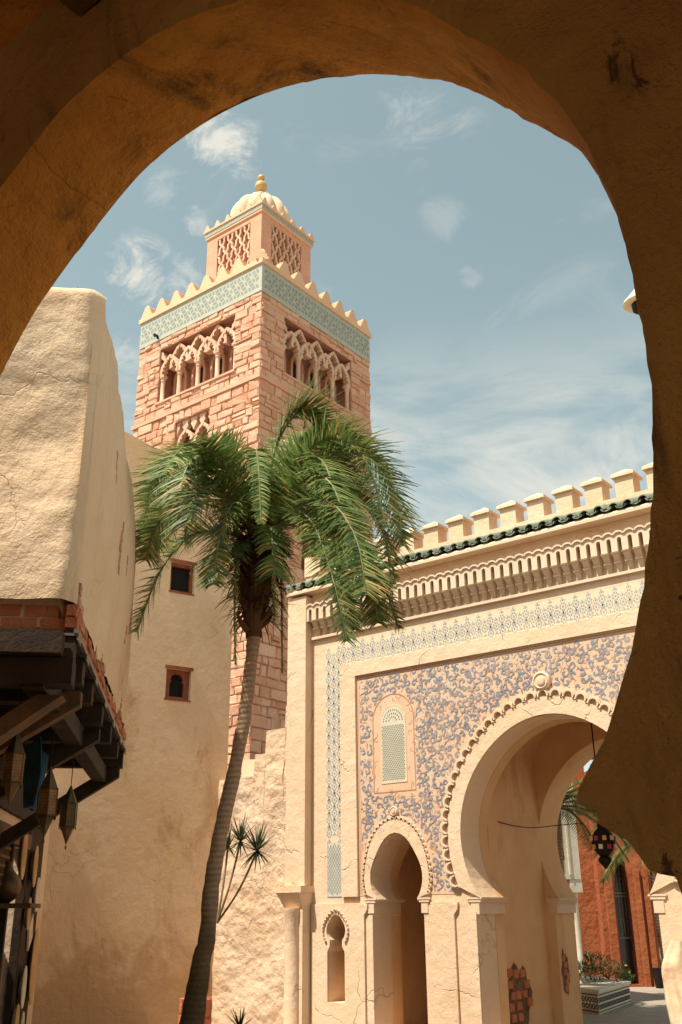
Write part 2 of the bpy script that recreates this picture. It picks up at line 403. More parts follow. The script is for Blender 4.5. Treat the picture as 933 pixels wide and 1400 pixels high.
def XF(o, u, v, w_):      # world matrix from axes
    mm = Matrix((V(u), V(v), V(w_))).transposed().to_4x4(); mm.translation = V(o); return mm
def nv(p, s=1.0): return noise.noise(V(p) * s)
def structure(o): o['kind'] = 'structure'; return o

# ------------------------------------------------------------------ ground
mb = MB(); mb.grid(lambda u, v: (-300 + 600 * u, -300 + 600 * v, 0), 4, 4)
structure(obj('ground', mb, 'paving'))

# ------------------------------------------------------------------ foreground arch (camera stands in its passage)
YN, YF = 1.76, 2.20
left_half = [(-3.694, 3.95), (-3.513, 4.171), (-3.323, 4.327), (-3.041, 4.511), (-2.765, 4.646), (-2.454, 4.687), (-2.142, 4.654), (-1.857, 4.562),
             (-1.617, 4.441), (-1.43, 4.318), (-1.286, 4.208), (-1.155, 4.076), (-1.035, 3.932), (-0.925, 3.78), (-0.824, 3.644), (-0.735, 3.47), (-0.675, 3.33), (-0.645, 3.22)]
right = [(-0.63, 3.157), (-0.61, 3.058), (-0.597, 2.965), (-0.587, 2.895), (-0.584, 2.805), (-0.583, 2.716), (-0.586, 2.633), (-0.592, 2.537),
         (-0.603, 2.445), (-0.616, 2.356), (-0.631, 2.285), (-0.651, 2.217), (-0.675, 2.136), (-0.706, 2.058), (-0.735, 1.994), (-0.763, 1.944), (-0.796, 1.9),
         (-0.823, 1.859), (-0.829, 1.841), (-0.812, 1.822), (-0.792, 1.813), (-0.788, 1.793), (-0.761, 1.776), (-0.738, 1.763), (-0.718, 1.735), (-0.705, 1.714),
         (-0.683, 1.706), (-0.657, 1.700), (-0.654, 1.62), (-0.652, 1.5), (-0.65, 1.2), (-0.65, 0.8), (-0.65, 0.4), (-0.65, 0.0)]
lcont = [(-4.26, 0), (-4.26, .5), (-4.26, 1.0), (-4.26, 1.5), (-4.22, 1.74), (-4.12, 1.80), (-4.05, 1.88), (-4.16, 2.05), (-4.25, 2.3), (-4.31, 2.6), (-4.30, 2.9), (-4.22, 3.2), (-4.08, 3.5), (-3.9, 3.74)]
prof0 = lcont + left_half + right
prof = []
for i in range(len(prof0) - 1):
    q = [prof0[max(i - 1, 0)], prof0[i], prof0[i + 1], prof0[min(i + 2, len(prof0) - 1)]]
    k = max(1, int(hypot(q[2][0] - q[1][0], q[2][1] - q[1][1]) / 0.028))
    for j in range(k):
        t = j / k
        prof.append(tuple(.5 * (2 * q[1][c] + (-q[0][c] + q[2][c]) * t + (2 * q[0][c] - 5 * q[1][c] + 4 * q[2][c] - q[3][c]) * t * t + (-q[0][c] + 3 * q[1][c] - 3 * q[2][c] + q[3][c]) * t ** 3) for c in (0, 1)))
prof.append(prof0[-1])
archw = thing('stucco_archway', (-2.45, 2, 0), 'dark ochre plaster horseshoe archway framing the whole view, seen from inside its shaded passage', 'archway')
def rag(x, y, z):          # worn plaster displacement
    p = V((x, y, z)); a = noise.noise(p * 2.2) * .035 + noise.noise(p * 7) * .014 + noise.noise(p * 19) * .005
    b = noise.noise(p * 2.0 + V((9, 3, 1))) * .03 + noise.noise(p * 8 + V((5, 5, 5))) * .012 + noise.noise(p * 22) * .004
    return a, b
def worn(x, y, z, k=1.0):
    p = V((x, y, z))
    return (x + noise.noise(p * 9 + V((3, 0, 0))) * .006 * k + noise.noise(p * 26) * .006 * k, y, z + noise.noise(p * 9 + V((0, 7, 0))) * .006 * k + noise.noise(p * 27 + V((1, 1, 1))) * .006 * k)
mb = MB()
NV = 16; n = len(prof)
vs = []
for j in range(NV + 1):
    v_ = j / NV; y = YN + (YF - YN) * v_
    ins = .02 * (1 - (2 * v_ - 1) ** 4)           # slightly rounded arrises
    for (x, z) in prof:
        dx, dz = -2.45 - x, 2.8 - z; l = hypot(dx, dz)
        q = worn(x, y, z, 1.0); g = ins + noise.noise(V((x * 3, y * 3, z * 3))) * .010 + noise.noise(V((x * 9, y * 9, z * 9))) * .010 * (4 * v_ * (1 - v_))
        vs.append((q[0] + dx / l * g, y, q[2] + dz / l * g))
mb.add(vs, [(j * n + i, j * n + i + 1, (j + 1) * n + i + 1, (j + 1) * n + i) for j in range(NV) for i in range(n - 1)])
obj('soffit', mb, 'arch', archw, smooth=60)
def face(y0, sgn, name, xl, xr, ztop):
    mb = MB(); K = 26; vs = []
    for (x, z) in prof:
        # outer target on the wall rectangle, radially
        dx, dz = x + 2.45, z - 2.3
        tt = []
        if dx > 1e-6: tt.append((xr + 2.45) / dx)
        if dx < -1e-6: tt.append((xl + 2.45) / dx)
        if dz > 1e-6: tt.append((ztop - 2.3) / dz)
        if dz < -1e-6: tt.append((0 - 2.3) / dz)
        tm = min(tt); ox, oz = -2.45 + dx * tm, 2.3 + dz * tm
        if z <= 1.75:  ox, oz = (xl if x < -2 else xr), z
        for k in range(K + 1):
            f = (k / K) ** 1.8; px, pz = x + (ox - x) * f, z + (oz - z) * f
            if k == 0:
                q = worn(x, y0, z, 1.0)
                dx_, dz_ = -2.45 - x, 2.8 - z; l = hypot(dx_, dz_); g = noise.noise(V((x * 3, y0 * 3, z * 3))) * .010
                vs.append((q[0] + dx_ / l * g, y0, q[2] + dz_ / l * g))
            else:
                h = sgn * (min(1, (hypot(px - x, pz - z)) / .05) * (.012 + noise.noise(V((px * 2.5, 1, pz * 2.5))) * .02 + noise.noise(V((px * 9, 2, pz * 9))) * .006))
                vs.append((px, y0 + h, pz))
    mb.add(vs, [(i * (K + 1) + k, i * (K + 1) + k + 1, (i + 1) * (K + 1) + k + 1, (i + 1) * (K + 1) + k) for i in range(n - 1) for k in range(K)])
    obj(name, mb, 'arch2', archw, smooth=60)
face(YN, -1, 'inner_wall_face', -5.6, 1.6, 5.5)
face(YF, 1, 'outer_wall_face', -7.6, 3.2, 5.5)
# covered passage behind the camera: side walls, end wall, vault-like flat ceiling with beams, roof parapet
mb = MB()
mb.box(W, -5.85, -5.6, -4.2, YN, 0, 5.3); obj('passage_side_wall', mb, 'arch', archw)
mb = MB(); mb.box(W, 1.6, 1.85, -4.2, YN, 0, 5.3); obj('passage_side_wall', mb, 'arch', archw)
mb = MB(); mb.wall(Fr((0, -4.2, 0), (1, 0, 0), (0, 0, 1), (0, 1, 0)), [(-5.85, 0), (1.85, 0), (1.85, 5.3), (-5.85, 5.3)], [[(-4.0, .02), (0.6, .02), (0.6, 2.6), (-.1, 3.4), (-1.2, 3.8), (-2.2, 3.8), (-3.3, 3.4), (-4.0, 2.6)]], -.3, 0); obj('passage_end_wall', mb, 'arch', archw)  # unseen wall, its opening sized to let fill light into the passage
mb = MB(); mb.box(W, -7.6, 3.2, -4.6, YF - .01, 5.3, 5.62); obj('roof_slab', mb, 'arch', archw)
for i in range(6):
    mb = MB(); x = -5.0 + i * 1.15; mb.box(W, x, x + .2, -4.2, YN - .02, 5.08, 5.298); obj('ceiling_beam', mb, 'wood2', archw)
mb = MB(); mb.box(W, -7.6, -5.86, YN - .35, YF - .03, 0, 5.3); obj('flank_wall', mb, 'arch', archw)
mb = MB(); mb.box(W, 1.86, 3.2, YN - .35, YF - .03, 0, 5.3); obj('flank_wall', mb, 'arch', archw)

# ------------------------------------------------------------------ gate
GY = 12.0
gate = thing('ornate_gate', (-5.96, GY, 0), 'cream Moorish gate with large horseshoe arch, blue and orange painted panel, green tiled eave', 'gate')
GF = Fr((0, GY, 0), (1, 0, 0), (0, 0, 1), (0, -1, 0))        # a = x, b = z, c = towards the viewer
CX = -5.96
def horse(cx, cz, r, top, jw, z0=None, imp=1.82, n_=44, off=0.0):
    """opening outline: pointed horseshoe arch on jambs; counter-clockwise from bottom left, closed by floor"""
    pts = []
    a0 = math.asin((imp - cz) / r)
    for i in range(n_ + 1):
        a = a0 + (pi - 2 * a0) * i / n_
        rr = r
        if sin(a) > 0: rr = r + (top - cz - r) * (sin(a) ** 6)
        pts.append((cx + (rr + off) * cos(a), cz + (rr + off) * sin(a)))
    if z0 is None: return pts
    jr = [(cx + jw, z0), (cx + jw, imp - .22), (cx + jw - .010, imp - .19), (cx + jw - .010, imp - .05), (pts[0][0] - .0, imp - .02)]
    jl = [(2 * cx - x, z) for x, z in jr[::-1]]
    return jr + pts + jl
big = horse(CX, 2.60, 1.38, 4.04, 1.21, 0.02)
small = horse(-8.42, 2.10, .435, 2.68, .43, 0.02, n_=28)
def niche_pts(cx, z0, off=0.0):
    r = .165
    p = [(cx - .10 - off, z0)]
    p2 = []
    for i in range(17):
        a = -.85 + (pi + 1.7) * i / 16
        rr = r + off + (.05 * max(0, sin(a)) ** 8)
        p2.append((cx + rr * cos(a), 1.42 + rr * sin(a)))
    r_ = [(cx + .15, z0), (cx + .15, 1.14), (cx + .105, 1.22)]
    l_ = [(cx - .105, 1.22), (cx - .15, 1.14), (cx - .15, z0)]
    return r_ + p2 + l_
niche = niche_pts(-9.475, .5)
mb = MB()
mb.wall(GF, [(-9.95, 0), (-1.97, 0), (-1.97, 6.46), (-9.95, 6.46)], [big, small, niche], -.45, 0)
obj('facade', mb, 'gate', gate)
# niche back, reveals
mb = MB(); mb.box(GF, -9.8, -9.1, .3, 1.9, -.60, -.452); obj('niche_back', mb, 'gate', gate)
# big reveal behind facade up to 12.67, inner edge follows the arch
mb = MB(); mb.wall(GF, [(-7.9, 0), (-4.0, 0), (-4.0, 4.5), (-7.9, 4.5)], [horse(CX, 2.60, 1.375, 4.035, 1.205, 0.01)], -.67, -.452); obj('arch_reveal', mb, 'gate_in', gate)
mb = MB(); mb.wall(GF, [(-9.0, 0), (-7.92, 0), (-7.92, 3.2), (-9.0, 3.2)], [horse(-8.42, 2.10, .43, 2.675, .425, 0.01, n_=28)], -.67, -.452); obj('arch_reveal', mb, 'gate_in', gate)
# passage room
def shell(x0, x1, y0, y1, ztop, name, matn, vault=True):
    mb = MB(); mb.box(W, x0 - .25, x0, y0, y1, 0, ztop + .6); obj(name + '_wall', mb, matn, gate)
    mb = MB(); mb.box(W, x1, x1 + .25, y0, y1, 0, ztop + .6); obj(name + '_wall', mb, matn, gate)
    mb = MB(); cx = (x0 + x1) / 2; hw = (x1 - x0) / 2
    pts = []
    for i in range(25):
        a = pi * i / 24; pts.append((cx + hw * cos(a), ztop - .75 + .75 * sin(a)))
    pts = [(x1 + .24, ztop - .75)] + pts + [(x0 - .24, ztop - .75), (x0 - .24, ztop + .6), (x1 + .24, ztop + .6)]
    mb.prism(Fr((0, y0, 0), (1, 0, 0), (0, 0, 1), (0, 1, 0)), pts, 0.002, y1 - y0 - .002); obj(name + '_vault', mb, matn, gate, smooth=30)
shell(-7.32, -4.60, 12.672, 14.2, 4.5, 'passage', 'gate_in')
shell(-9.05, -7.75, 12.672, 14.2, 3.2, 'side_passage', 'gate_in')
mb = MB(); mb.box(W, -9.3, -7.58, 14.2, 14.5, 0, 3.8); obj('side_passage_back', mb, 'gate_in', gate)
BF = Fr((0, 14.8, 0), (1, 0, 0), (0, 0, 1), (0, -1, 0))
mb = MB(); mb.wall(BF, [(-7.57, 0), (-4.35, 0), (-4.35, 5.2), (-7.57, 5.2)], [horse(CX, 2.60, 1.38, 4.04, 1.21, 0.015)], 0, .6); obj('rear_arch_wall', mb, 'gate_in', gate)
mb = MB(); mb.box(W, -9.95, -1.97, 12.46, 14.79, 5.25, 6.4); obj('roof_block', mb, 'gate', gate)
mb = MB(); mb.box(W, -9.94, -9.32, 12.46, 14.79, 0, 5.245); obj('side_block', mb, 'gate', gate)
mb = MB(); mb.box(W, -4.30, -1.98, 12.46, 14.79, 0, 5.245); obj('side_block', mb, 'gate', gate)
# imposts (mouldings at the springing)
def impost(x0, x1, y0, y1, z1=1.82, h=.20):
    mb = MB()
    for (a, zz0, zz1) in ((.0, z1 - h, z1 - .055), (.028, z1 - .055, z1 - .02), (.05, z1 - .02, z1 + .004)):
        mb.box(W, x0 - a, x1 + a, y0 - a * .3, y1 - .015 + a * .2, zz0, zz1)
    obj('impost', mb, 'trim', gate)
impost(CX - 1.29, CX - 1.165, GY - .012, 12.67); impost(CX + 1.165, CX + 1.29, GY - .012, 12.67)
impost(CX - 1.29, CX - 1.165, 14.19, 14.81); impost(CX + 1.165, CX + 1.29, 14.19, 14.81)
impost(-8.42 - .50, -8.42 - .395, GY - .012, 12.66, 1.83, .19); impost(-8.42 + .395, -8.42 + .50, GY - .012, 12.66, 1.83, .19)
# raised slabs that leave the shadow grooves beside the arches
def slab(x0, x1, z1):
    mb = MB()
    pts = [(x0, 0), (x1, 0), (x1, z1 - .1), (x1 + .05, z1 - .04), (x1 + .065, z1 + .05), (x1 + .02, z1 + .02), (x1 - .02, z1 + .05), (x0, z1 + .05)]
    nl = [p for p in niche_pts(-9.475, .5)]
    if x0 < -9.3: mb.wall(GF, pts, [[(x + (x + 9.475) * .04, z) for x, z in nl]], 0.002, .035, back=False)
    else: mb.prism(GF, pts, 0.002, .035)
    obj('raised_panel', mb, 'gate', gate)
slab(-9.93, -8.975, 1.72); slab(-7.86, -7.50, 1.72)
# cracks lower jamb: ragged flake proud of the wall
mb = MB()
pts = []
for i in range(26):
    z = .0 + i * .066; pts.append((-7.30 + .05 * nv((0, i * .45, 3), 1) + .05 * sin(z * 2.1), z))
mb.prism(GF, pts + [(-7.172, pts[-1][1]), (-7.172, 0)], .002, .022); obj('plaster_flake', mb, 'gate', gate)
# pilasters + half columns + capitals
for (x0, x1, s) in ((-10.33, -9.952, 1), (-1.968, -1.59, -1)):
    mb = MB(); mb.box(W, x0, x1, 11.84, 12.6, 2.02, 6.42); obj('pilaster', mb, 'gate', gate)
    mb = MB(); mb.box(W, x0 - .05, x1 + .05, 11.70, 12.6, 1.93, 2.018); obj('capital', mb, 'gate', gate)
    mb = MB(); mb.box(W, x0 + .04, x1, 11.80, 12.6, 0, 1.70); obj('pilaster_base', mb, 'gate', gate)
    mb = MB(); mb.add([(x0 - .03, 11.68, 1.93), (x1 + .03, 11.68, 1.93), (x1 + .03, 12.5, 1.93), (x0 - .03, 12.5, 1.93), (x0 + .05, 11.80, 1.70), (x1 - .0, 11.80, 1.70), (x1, 12.5, 1.70), (x0 + .05, 12.5, 1.70)],
                  [(0, 1, 2, 3), (4, 5, 6, 7), (0, 1, 5, 4), (1, 2, 6, 5), (2, 3, 7, 6), (3, 0, 4, 7)]); obj('capital_bell', mb, 'gate', gate)
    mb = MB(); mb.lathe(Fr((x0 + .2, 11.79, 0), (1, 0, 0), (0, 0, 1), (0, -1, 0)), [(.13, 0), (.13, .1), (.115, .16), (.112, 1.2), (.108, 1.62), (.13, 1.67), (.13, 1.72)], 20); obj('column', mb, 'gate', gate, smooth=40)
# frame around the painted panel (raised plaster border)
PX0, PX1, PZ0, PZ1 = -9.07, 2 * CX + 9.07, 1.87, 5.0
mb = MB()
outer = [(PX0 - .29, 1.86), (PX0 - .29, 5.20), (PX1 + .29, 5.20), (PX1 + .29, 1.86), (PX1, 1.86), (PX1, PZ1), (PX0, PZ1), (PX0, 1.86)]
mb.prism(GF, outer, .003, .045); obj('panel_border', mb, 'gate', gate)
# strip grounds
def strip(name, x0, x1, z0, z1, matn, c=.004): 
    mb = MB(); mb.box(GF, x0, x1, z0, z1, .001, c); return obj(name, mb, matn, gate)
SX0, SX1 = -9.66, -9.362
strip('tile_strip', SX0, SX1, 2.60, 5.56, 'stripbg'); strip('net_strip', SX0 + .02, SX1 - .02, 1.86, 2.597, 'netbg')
strip('tile_strip', SX1 + .002, 2 * CX - SX1 - .002, 5.203, 5.56, 'stripbg')
strip('tile_strip', 2 * CX - SX1, 2 * CX - SX0, 2.60, 5.56, 'stripbg')
# medallion ornament
def medallion(mb, x, z, s, c):
    for k in range(8):
        a = pi / 4 * k + pi / 8; r = s * .34
        q = [(x + r * cos(a) + s * .12 * cos(a + t_), z + (r * sin(a) + s * .12 * sin(a + t_)) * 1.2) for t_ in (0, 1.35, pi, -1.35)]
        mb.add([GF(p[0], p[1], c) for p in q], [(0, 1, 2, 3)])
    q = [(x + s * .13 * cos(t_ * pi / 3), z + s * .15 * sin(t_ * pi / 3)) for t_ in range(6)]
    mb.add([GF(p[0], p[1], c) for p in q], [tuple(range(6))])
    for sg in (1, -1):
        zz = z + sg * s * .86
        q = [(x, zz + s * .30), (x + s * .12, zz + .02 * s), (x + s * .07, zz - .2 * s), (x - s * .07, zz - .2 * s), (x - s * .12, zz + .02 * s)]
        mb.add([GF(p[0], p[1], c) for p in q], [tuple(range(5))])
        q2 = [(x + s * .14, zz - s * .1), (x + s * .3, zz), (x + s * .22, zz - s * .26)]
        mb.add([GF(p[0], p[1], c) for p in q2], [(0, 1, 2)]); mb.add([GF(2 * x - p[0], p[1], c) for p in q2], [(0, 1, 2)])
mb = MB(); c = .0075
sp_ = .152
for i, xx in enumerate(((SX0 + SX1) / 2 - .100, (SX0 + SX1) / 2, (SX0 + SX1) / 2 + .100)):
    for j in range(16):
        z = 2.74 + j * .19 + (i % 2) * .095
        if z < 5.46: medallion(mb, xx, z, .122, c); medallion(mb, 2 * CX - xx, z, .122, c)
x = SX1 + .05
i = 0
while x < 2 * CX - SX1 - .04:
    for j in range(2):
        z = 5.29 + j * .18 + (i % 2) * .09 - .02
        if z < 5.50: medallion(mb, x, z, .118, c)
    x += .0935; i += 1
o = obj('medallion_ornament', mb, 'blue2', gate, smooth='leaf'); o['kind'] = 'stuff'
mb = MB()
def lattice_lines(x0, x1, z0, z1, p, wd, c):
    k = (z1 - z0) + (x1 - x0) * 2
    t_ = z0 - (x1 - x0) * 1.6
    while t_ < z1:
        for sg in (1, -1):
            pts = []
            for q in range(9):
                xx = x0 + (x1 - x0) * q / 8; zz = t_ + 1.6 * ((xx - x0) if sg > 0 else (x1 - xx))
                if z0 <= zz <= z1: pts.append((xx, zz))
            if len(pts) > 1: mb.ribbon(GF, pts, wd, c)
        t_ += p
lattice_lines(SX0 + .03, SX1 - .03, 1.88, 2.59, .075, .013, .0065)
for (a, b_) in ((SX0 + .02, 1.865), ):
    mb.ribbon(GF, [(a, 1.865), (SX1 - .02, 1.865)], .012, .0065); mb.ribbon(GF, [(a, 1.86), (a, 2.59)], .01, .0065); mb.ribbon(GF, [(SX1 - .02, 1.86), (SX1 - .02, 2.59)], .01, .0065)
o = obj('net_pattern', mb, 'net', gate, smooth='leaf'); o['kind'] = 'stuff'
# painted panel ground (with arch band cut out)
def outer_big(a, off=0): return 1.615 + off + .10 * max(0, sin(a)) ** 6
def ring(cx, cz, fn, a0, a1, n_):
    return [(cx + fn(a0 + (a1 - a0) * i / n_) * cos(a0 + (a1 - a0) * i / n_), cz + fn(a0 + (a1 - a0) * i / n_) * sin(a0 + (a1 - a0) * i / n_)) for i in range(n_ + 1)]
def in_big(x, z, off=0.0):
    a = atan2(z - 2.60, x - CX); return hypot(x - CX, z - 2.60) < outer_big(a, off)
def small_r(a, off=0): return .565 + off + (.22 if sin(a) > 0 else 0) * max(0, sin(a)) ** 3
def in_small(x, z, off=0.0):
    a = atan2(z - 2.10, x + 8.42); return hypot(x + 8.42, z - 2.10) < small_r(a, off)
bigring = ring(CX, 2.60, outer_big, -.46, pi + .46, 60); bigring[0] = (bigring[0][0], PZ0); bigring[-1] = (bigring[-1][0], PZ0)
smr = ring(-8.42, 2.10, small_r, -.40, pi + .40, 40); smr[0] = (smr[0][0], PZ0); smr[-1] = (smr[-1][0], PZ0)
smr2 = [(2 * CX - x, z) for x, z in smr][::-1]
poly = [(PX0, PZ0), (PX0, PZ1), (PX1, PZ1), (PX1, PZ0)] + smr2 + bigring + smr
mb = MB(); mb.prism(GF, poly, .001, .005); obj('painted_panel', mb, 'panelbg', gate)
# arabesque strokes
def ok(x, z, wn=True): return PX0 + .05 < x < PX1 - .05 and PZ0 + .03 < z < PZ1 - .06 and not in_big(x, z, .075) and not in_small(x, z, .04) and (not (-8.79 < x < -8.03 and 3.22 < z < 4.28) and hypot(x + 8.41, z - 4.28) > .385 if wn else not (-8.66 < x < -8.16 and 3.30 < z < 4.28) and hypot(x + 8.41, z - 4.28) > .25)
cell = {}
def far(x, z, r):
    i, j = int(x // r), int(z // r)
    for a in (-1, 0, 1):
        for b_ in (-1, 0, 1):
            for (qx, qz) in cell.get((i + a, j + b_), ()):
                if hypot(x - qx, z - qz) < r: return False
    cell.setdefault((i, j), []).append((x, z)); return True
rnd = random.Random(5)
bl = MB(); th_ = MB(); bf = MB()
SPC = .094
for _ in range(26000):
    x = rnd.uniform(PX0, -3.9); z = rnd.uniform(PZ0, PZ1)
    if not ok(x, z) or not far(x, z, SPC): continue
    sg = rnd.choice((1, -1)); a0 = rnd.choice((pi / 2, -pi / 2, 0, pi)) + rnd.gauss(0, .45); R1 = rnd.uniform(.040, .058)
    pts = []; wd = []
    NS = 15
    for k in range(NS):                      # curl
        t_ = k / (NS - 1); a = a0 + sg * t_ * 5.0; r = .010 + (R1 - .012) * t_ ** .8
        pts.append((x + r * cos(a), z + r * sin(a))); wd.append(.009 + .019 * sin(pi * min(1, t_ * 1.05)) ** 1.0)
    # tail sweeping away
    a = a0 + sg * 5.0; dx, dz = -sin(a) * sg, cos(a) * sg; ln = rnd.uniform(.05, .13); bend = rnd.uniform(-.5, 1) * sg
    px, pz = pts[-1]; hd = atan2(dz, dx)
    for k in range(1, 7):
        hd -= bend * .28; px += cos(hd) * ln / 6; pz += sin(hd) * ln / 6
        pts.append((px, pz)); wd.append(.022 * (1 - k / 6.5) + .006)
    good = [ok(*p) for p in pts]
    if not all(good):
        k = good.index(False); pts = pts[:k]; wd = wd[:k]
        if k > 5: wd[-1] = .004; bl.ribbon(GF, pts, wd, .0078 + rnd.random() * .003)
    else:
        bl.ribbon(GF, pts, wd, .0078 + rnd.random() * .003)
        th_.ribbon(GF, [(p[0] + .016 * sg, p[1] - .014) for p in pts[4:]], .008, .0068 + rnd.random() * .0006)
        # little leaf
        la = hd + rnd.choice((1.2, -1.2)); lx, lz = pts[NS][0], pts[NS][1]
        if ok(lx + .06 * cos(la), lz + .06 * sin(la)):
            bl.ribbon(GF, [(lx, lz), (lx + .02 * cos(la), lz + .02 * sin(la)), (lx + .045 * cos(la + .4), lz + .045 * sin(la + .4))], [.006, .024, .003], .0112)
cell.clear()
for _ in range(16000):                        # russet and buff tendrils between
    x = rnd.uniform(PX0, -3.9); z = rnd.uniform(PZ0, PZ1)
    if not ok(x, z, False) or not far(x, z, .046): continue
    a = rnd.uniform(0, 2 * pi); tn = rnd.uniform(-1, 1) * .6; pts = [(x, z)]; tgt = rnd.choice((th_, bf, bf))
    for k in range(6): a += tn; pts.append((pts[-1][0] + .017 * cos(a), pts[-1][1] + .017 * sin(a)))
    if all(ok(*p, False) for p in pts): tgt.ribbon(GF, pts, [.003, .009, .013, .013, .011, .007, .003], .0058 + rnd.random() * .0008)
cell.clear()
for _ in range(9000):                        # small blue leaves filling the gaps
    x = rnd.uniform(PX0, -3.9); z = rnd.uniform(PZ0, PZ1)
    if not ok(x, z) or not far(x, z, .062): continue
    a = rnd.uniform(0, 2 * pi); tn = rnd.choice((-.45, .45)); pts = [(x, z)]
    for k in range(4): a += tn; pts.append((pts[-1][0] + .013 * cos(a), pts[-1][1] + .013 * sin(a)))
    if all(ok(*p) for p in pts): bl.ribbon(GF, pts, [.003, .011, .014, .009, .003], .0066 + rnd.random() * .001)
obj('arabesque_scrolls', bl, 'blue', gate, smooth='leaf', kind='stuff')
# frame lines and rings
for (off, wd) in ((.03, .012), (.055, .007)):
    th_.ribbon(GF, [(PX0 + off, PZ0 + .02), (PX0 + off, PZ1 - off), (PX1 - off, PZ1 - off), (PX1 - off, PZ0 + .02)], wd, .0066)
obj('russet_tendrils', th_, 'russet', gate, smooth='leaf', kind='stuff')
obj('buff_tendrils', bf, 'buff', gate, smooth='leaf', kind='stuff')
# lattice window in the panel
WX = -8.41
mb = MB()
def archpoly(x, hw, z0, zs): return [(x - hw, z0), (x + hw, z0)] + [(x + hw * cos(pi * i / 16), zs + hw * sin(pi * i / 16)) for i in range(17)]
wf = MB(); wf.wall(GF, archpoly(WX, .37, 3.24, 4.28), [archpoly(WX, .355, 3.255, 4.28)], .002, .009, back=False); o = obj('window_border', wf, 'russet', gate)
wf = MB(); wf.wall(GF, archpoly(WX, .225, 3.365, 4.265), [archpoly(WX, .206, 3.386, 4.26)], .002, .011, back=False); o = obj('window_frame', wf, 'buff', gate)
wf = MB(); wf.prism(GF, archpoly(WX, .207, 3.385, 4.26), .002, .009); win = obj('lattice_window', wf, 'netbg', gate)
dots = MB()
r_i = 0; z = 3.42
while z < 4.20:
    x = WX - .19 + (r_i % 2) * .015
    while x < WX + .19:
        q = [(x + .0105 * cos(pi / 2 * k), z + .0115 * sin(pi / 2 * k)) for k in range(4)]
        dots.add([GF(a, b_, .0125) for a, b_ in q], [(0, 1, 2, 3)]); x += .030
    z += .027; r_i += 1
for rr in (.07, .12, .17):
    for k in range(int(rr * 90)):
        a = pi * (k + .5) / int(rr * 90); x, z = WX + rr * cos(a), 4.24 + rr * sin(a)
        dots.add([GF(x + .012 * cos(a + t_), z + .012 * sin(a + t_), .0125) for t_ in (0, 2, pi, -2)], [(0, 1, 2, 3)])
obj('lattice_openings', dots, 'aqua3', win, smooth='leaf', kind='stuff')
# white band around the big arch: chipped raised plaster
inner = horse(CX, 2.60, 1.385, 4.05, 1.21); 
oring = ring(CX, 2.60, lambda a: outer_big(a, -.035) + .006 * nv((a * 9, 0, 0), 1), -.42, pi + .42, 60)
mb = MB(); mb.prism(GF, oring + [(x - .004 * (x - CX), z) for x, z in inner[::-1]], .002, .036); obj('arch_band', mb, 'gate', gate)
soring = ring(-8.42, 2.10, lambda a: small_r(a, -.02), -.42, pi + .42, 40); sinner = horse(-8.42, 2.10, .44, 2.69, .43, n_=28)
mb = MB(); mb.prism(GF, soring + sinner[::-1], .002, .026); obj('arch_band', mb, 'gate', gate)
# scallops (C-shaped lobes)
def scallop_mesh(R, r, c0, c1, c2):
    mb = MB(); fr = W
    L1 = Fr((0, 0, 0), (1, 0, 0), (0, 1, 0), (0, 0, 1))
    def arc(rad, a0=-.25, a1=pi + .25, n_=10): return [(rad * cos(a0 + (a1 - a0) * i / n_), rad * sin(a0 + (a1 - a0) * i / n_)) for i in range(n_ + 1)]
    mb.prism(L1, arc(R) + arc(r)[::-1], c0, c1); mid = (R + r) / 2
    mb.prism(L1, arc(mid) + arc(r * 1.0)[::-1], c1, c2)
    return mb
sm1 = meshonly('scallop', scallop_mesh(.100, .058, 0, .042, .058), 'trim')
NS = 37
for i in range(NS):
    a = -.42 + (pi + .84) * (i + .5) / NS; r = outer_big(a, -.02)
    nrm = V((cos(a), 0, sin(a))); tg = V((-sin(a), 0, cos(a)))
    # local x along tangent, local y outward radial, local z toward the viewer
    place('scallop', sm1, gate, XF(GF(CX + r * cos(a), 2.60 + r * sin(a), .002), -tg, nrm, (0, -1, 0)))
sm2 = meshonly('scallop', scallop_mesh(.040, .021, 0, .024, .034), 'trim')
for (cx, mir) in ((-8.42, 1),):
    # even spacing along the curve
    crv = ring(cx, 2.10, lambda a: small_r(a, -.01), -.42, pi + .42, 200); cum = [0]
    for i in range(200): cum.append(cum[-1] + hypot(crv[i + 1][0] - crv[i][0], crv[i + 1][1] - crv[i][1]))
    NB = 34
    for k in range(NB):
        tgt = cum[-1] * (k + .5) / NB; i = max(j for j in range(201) if cum[j] <= tgt); i = min(i, 199)
        tx, tz = crv[i + 1][0] - crv[i][0], crv[i + 1][1] - crv[i][1]; l = hypot(tx, tz); tx /= l; tz /= l
        place('scallop', sm2, gate, XF(GF(crv[i][0], crv[i][1], .002), (-tx, 0, -tz), (tz, 0, -tx), (0, -1, 0)))
sm3 = meshonly('scallop', scallop_mesh(.026, .014, 0, .022, .03), 'trim')
for k in range(19):
    a = -.6 + (pi + 1.2) * k / 18; rr = .215 + .05 * max(0, sin(a)) ** 8
    place('scallop', sm3, gate, XF(GF(-9.475 + rr * cos(a), 1.42 + rr * sin(a), .034), (sin(a), 0, -cos(a)), (cos(a), 0, sin(a)), (0, -1, 0)))
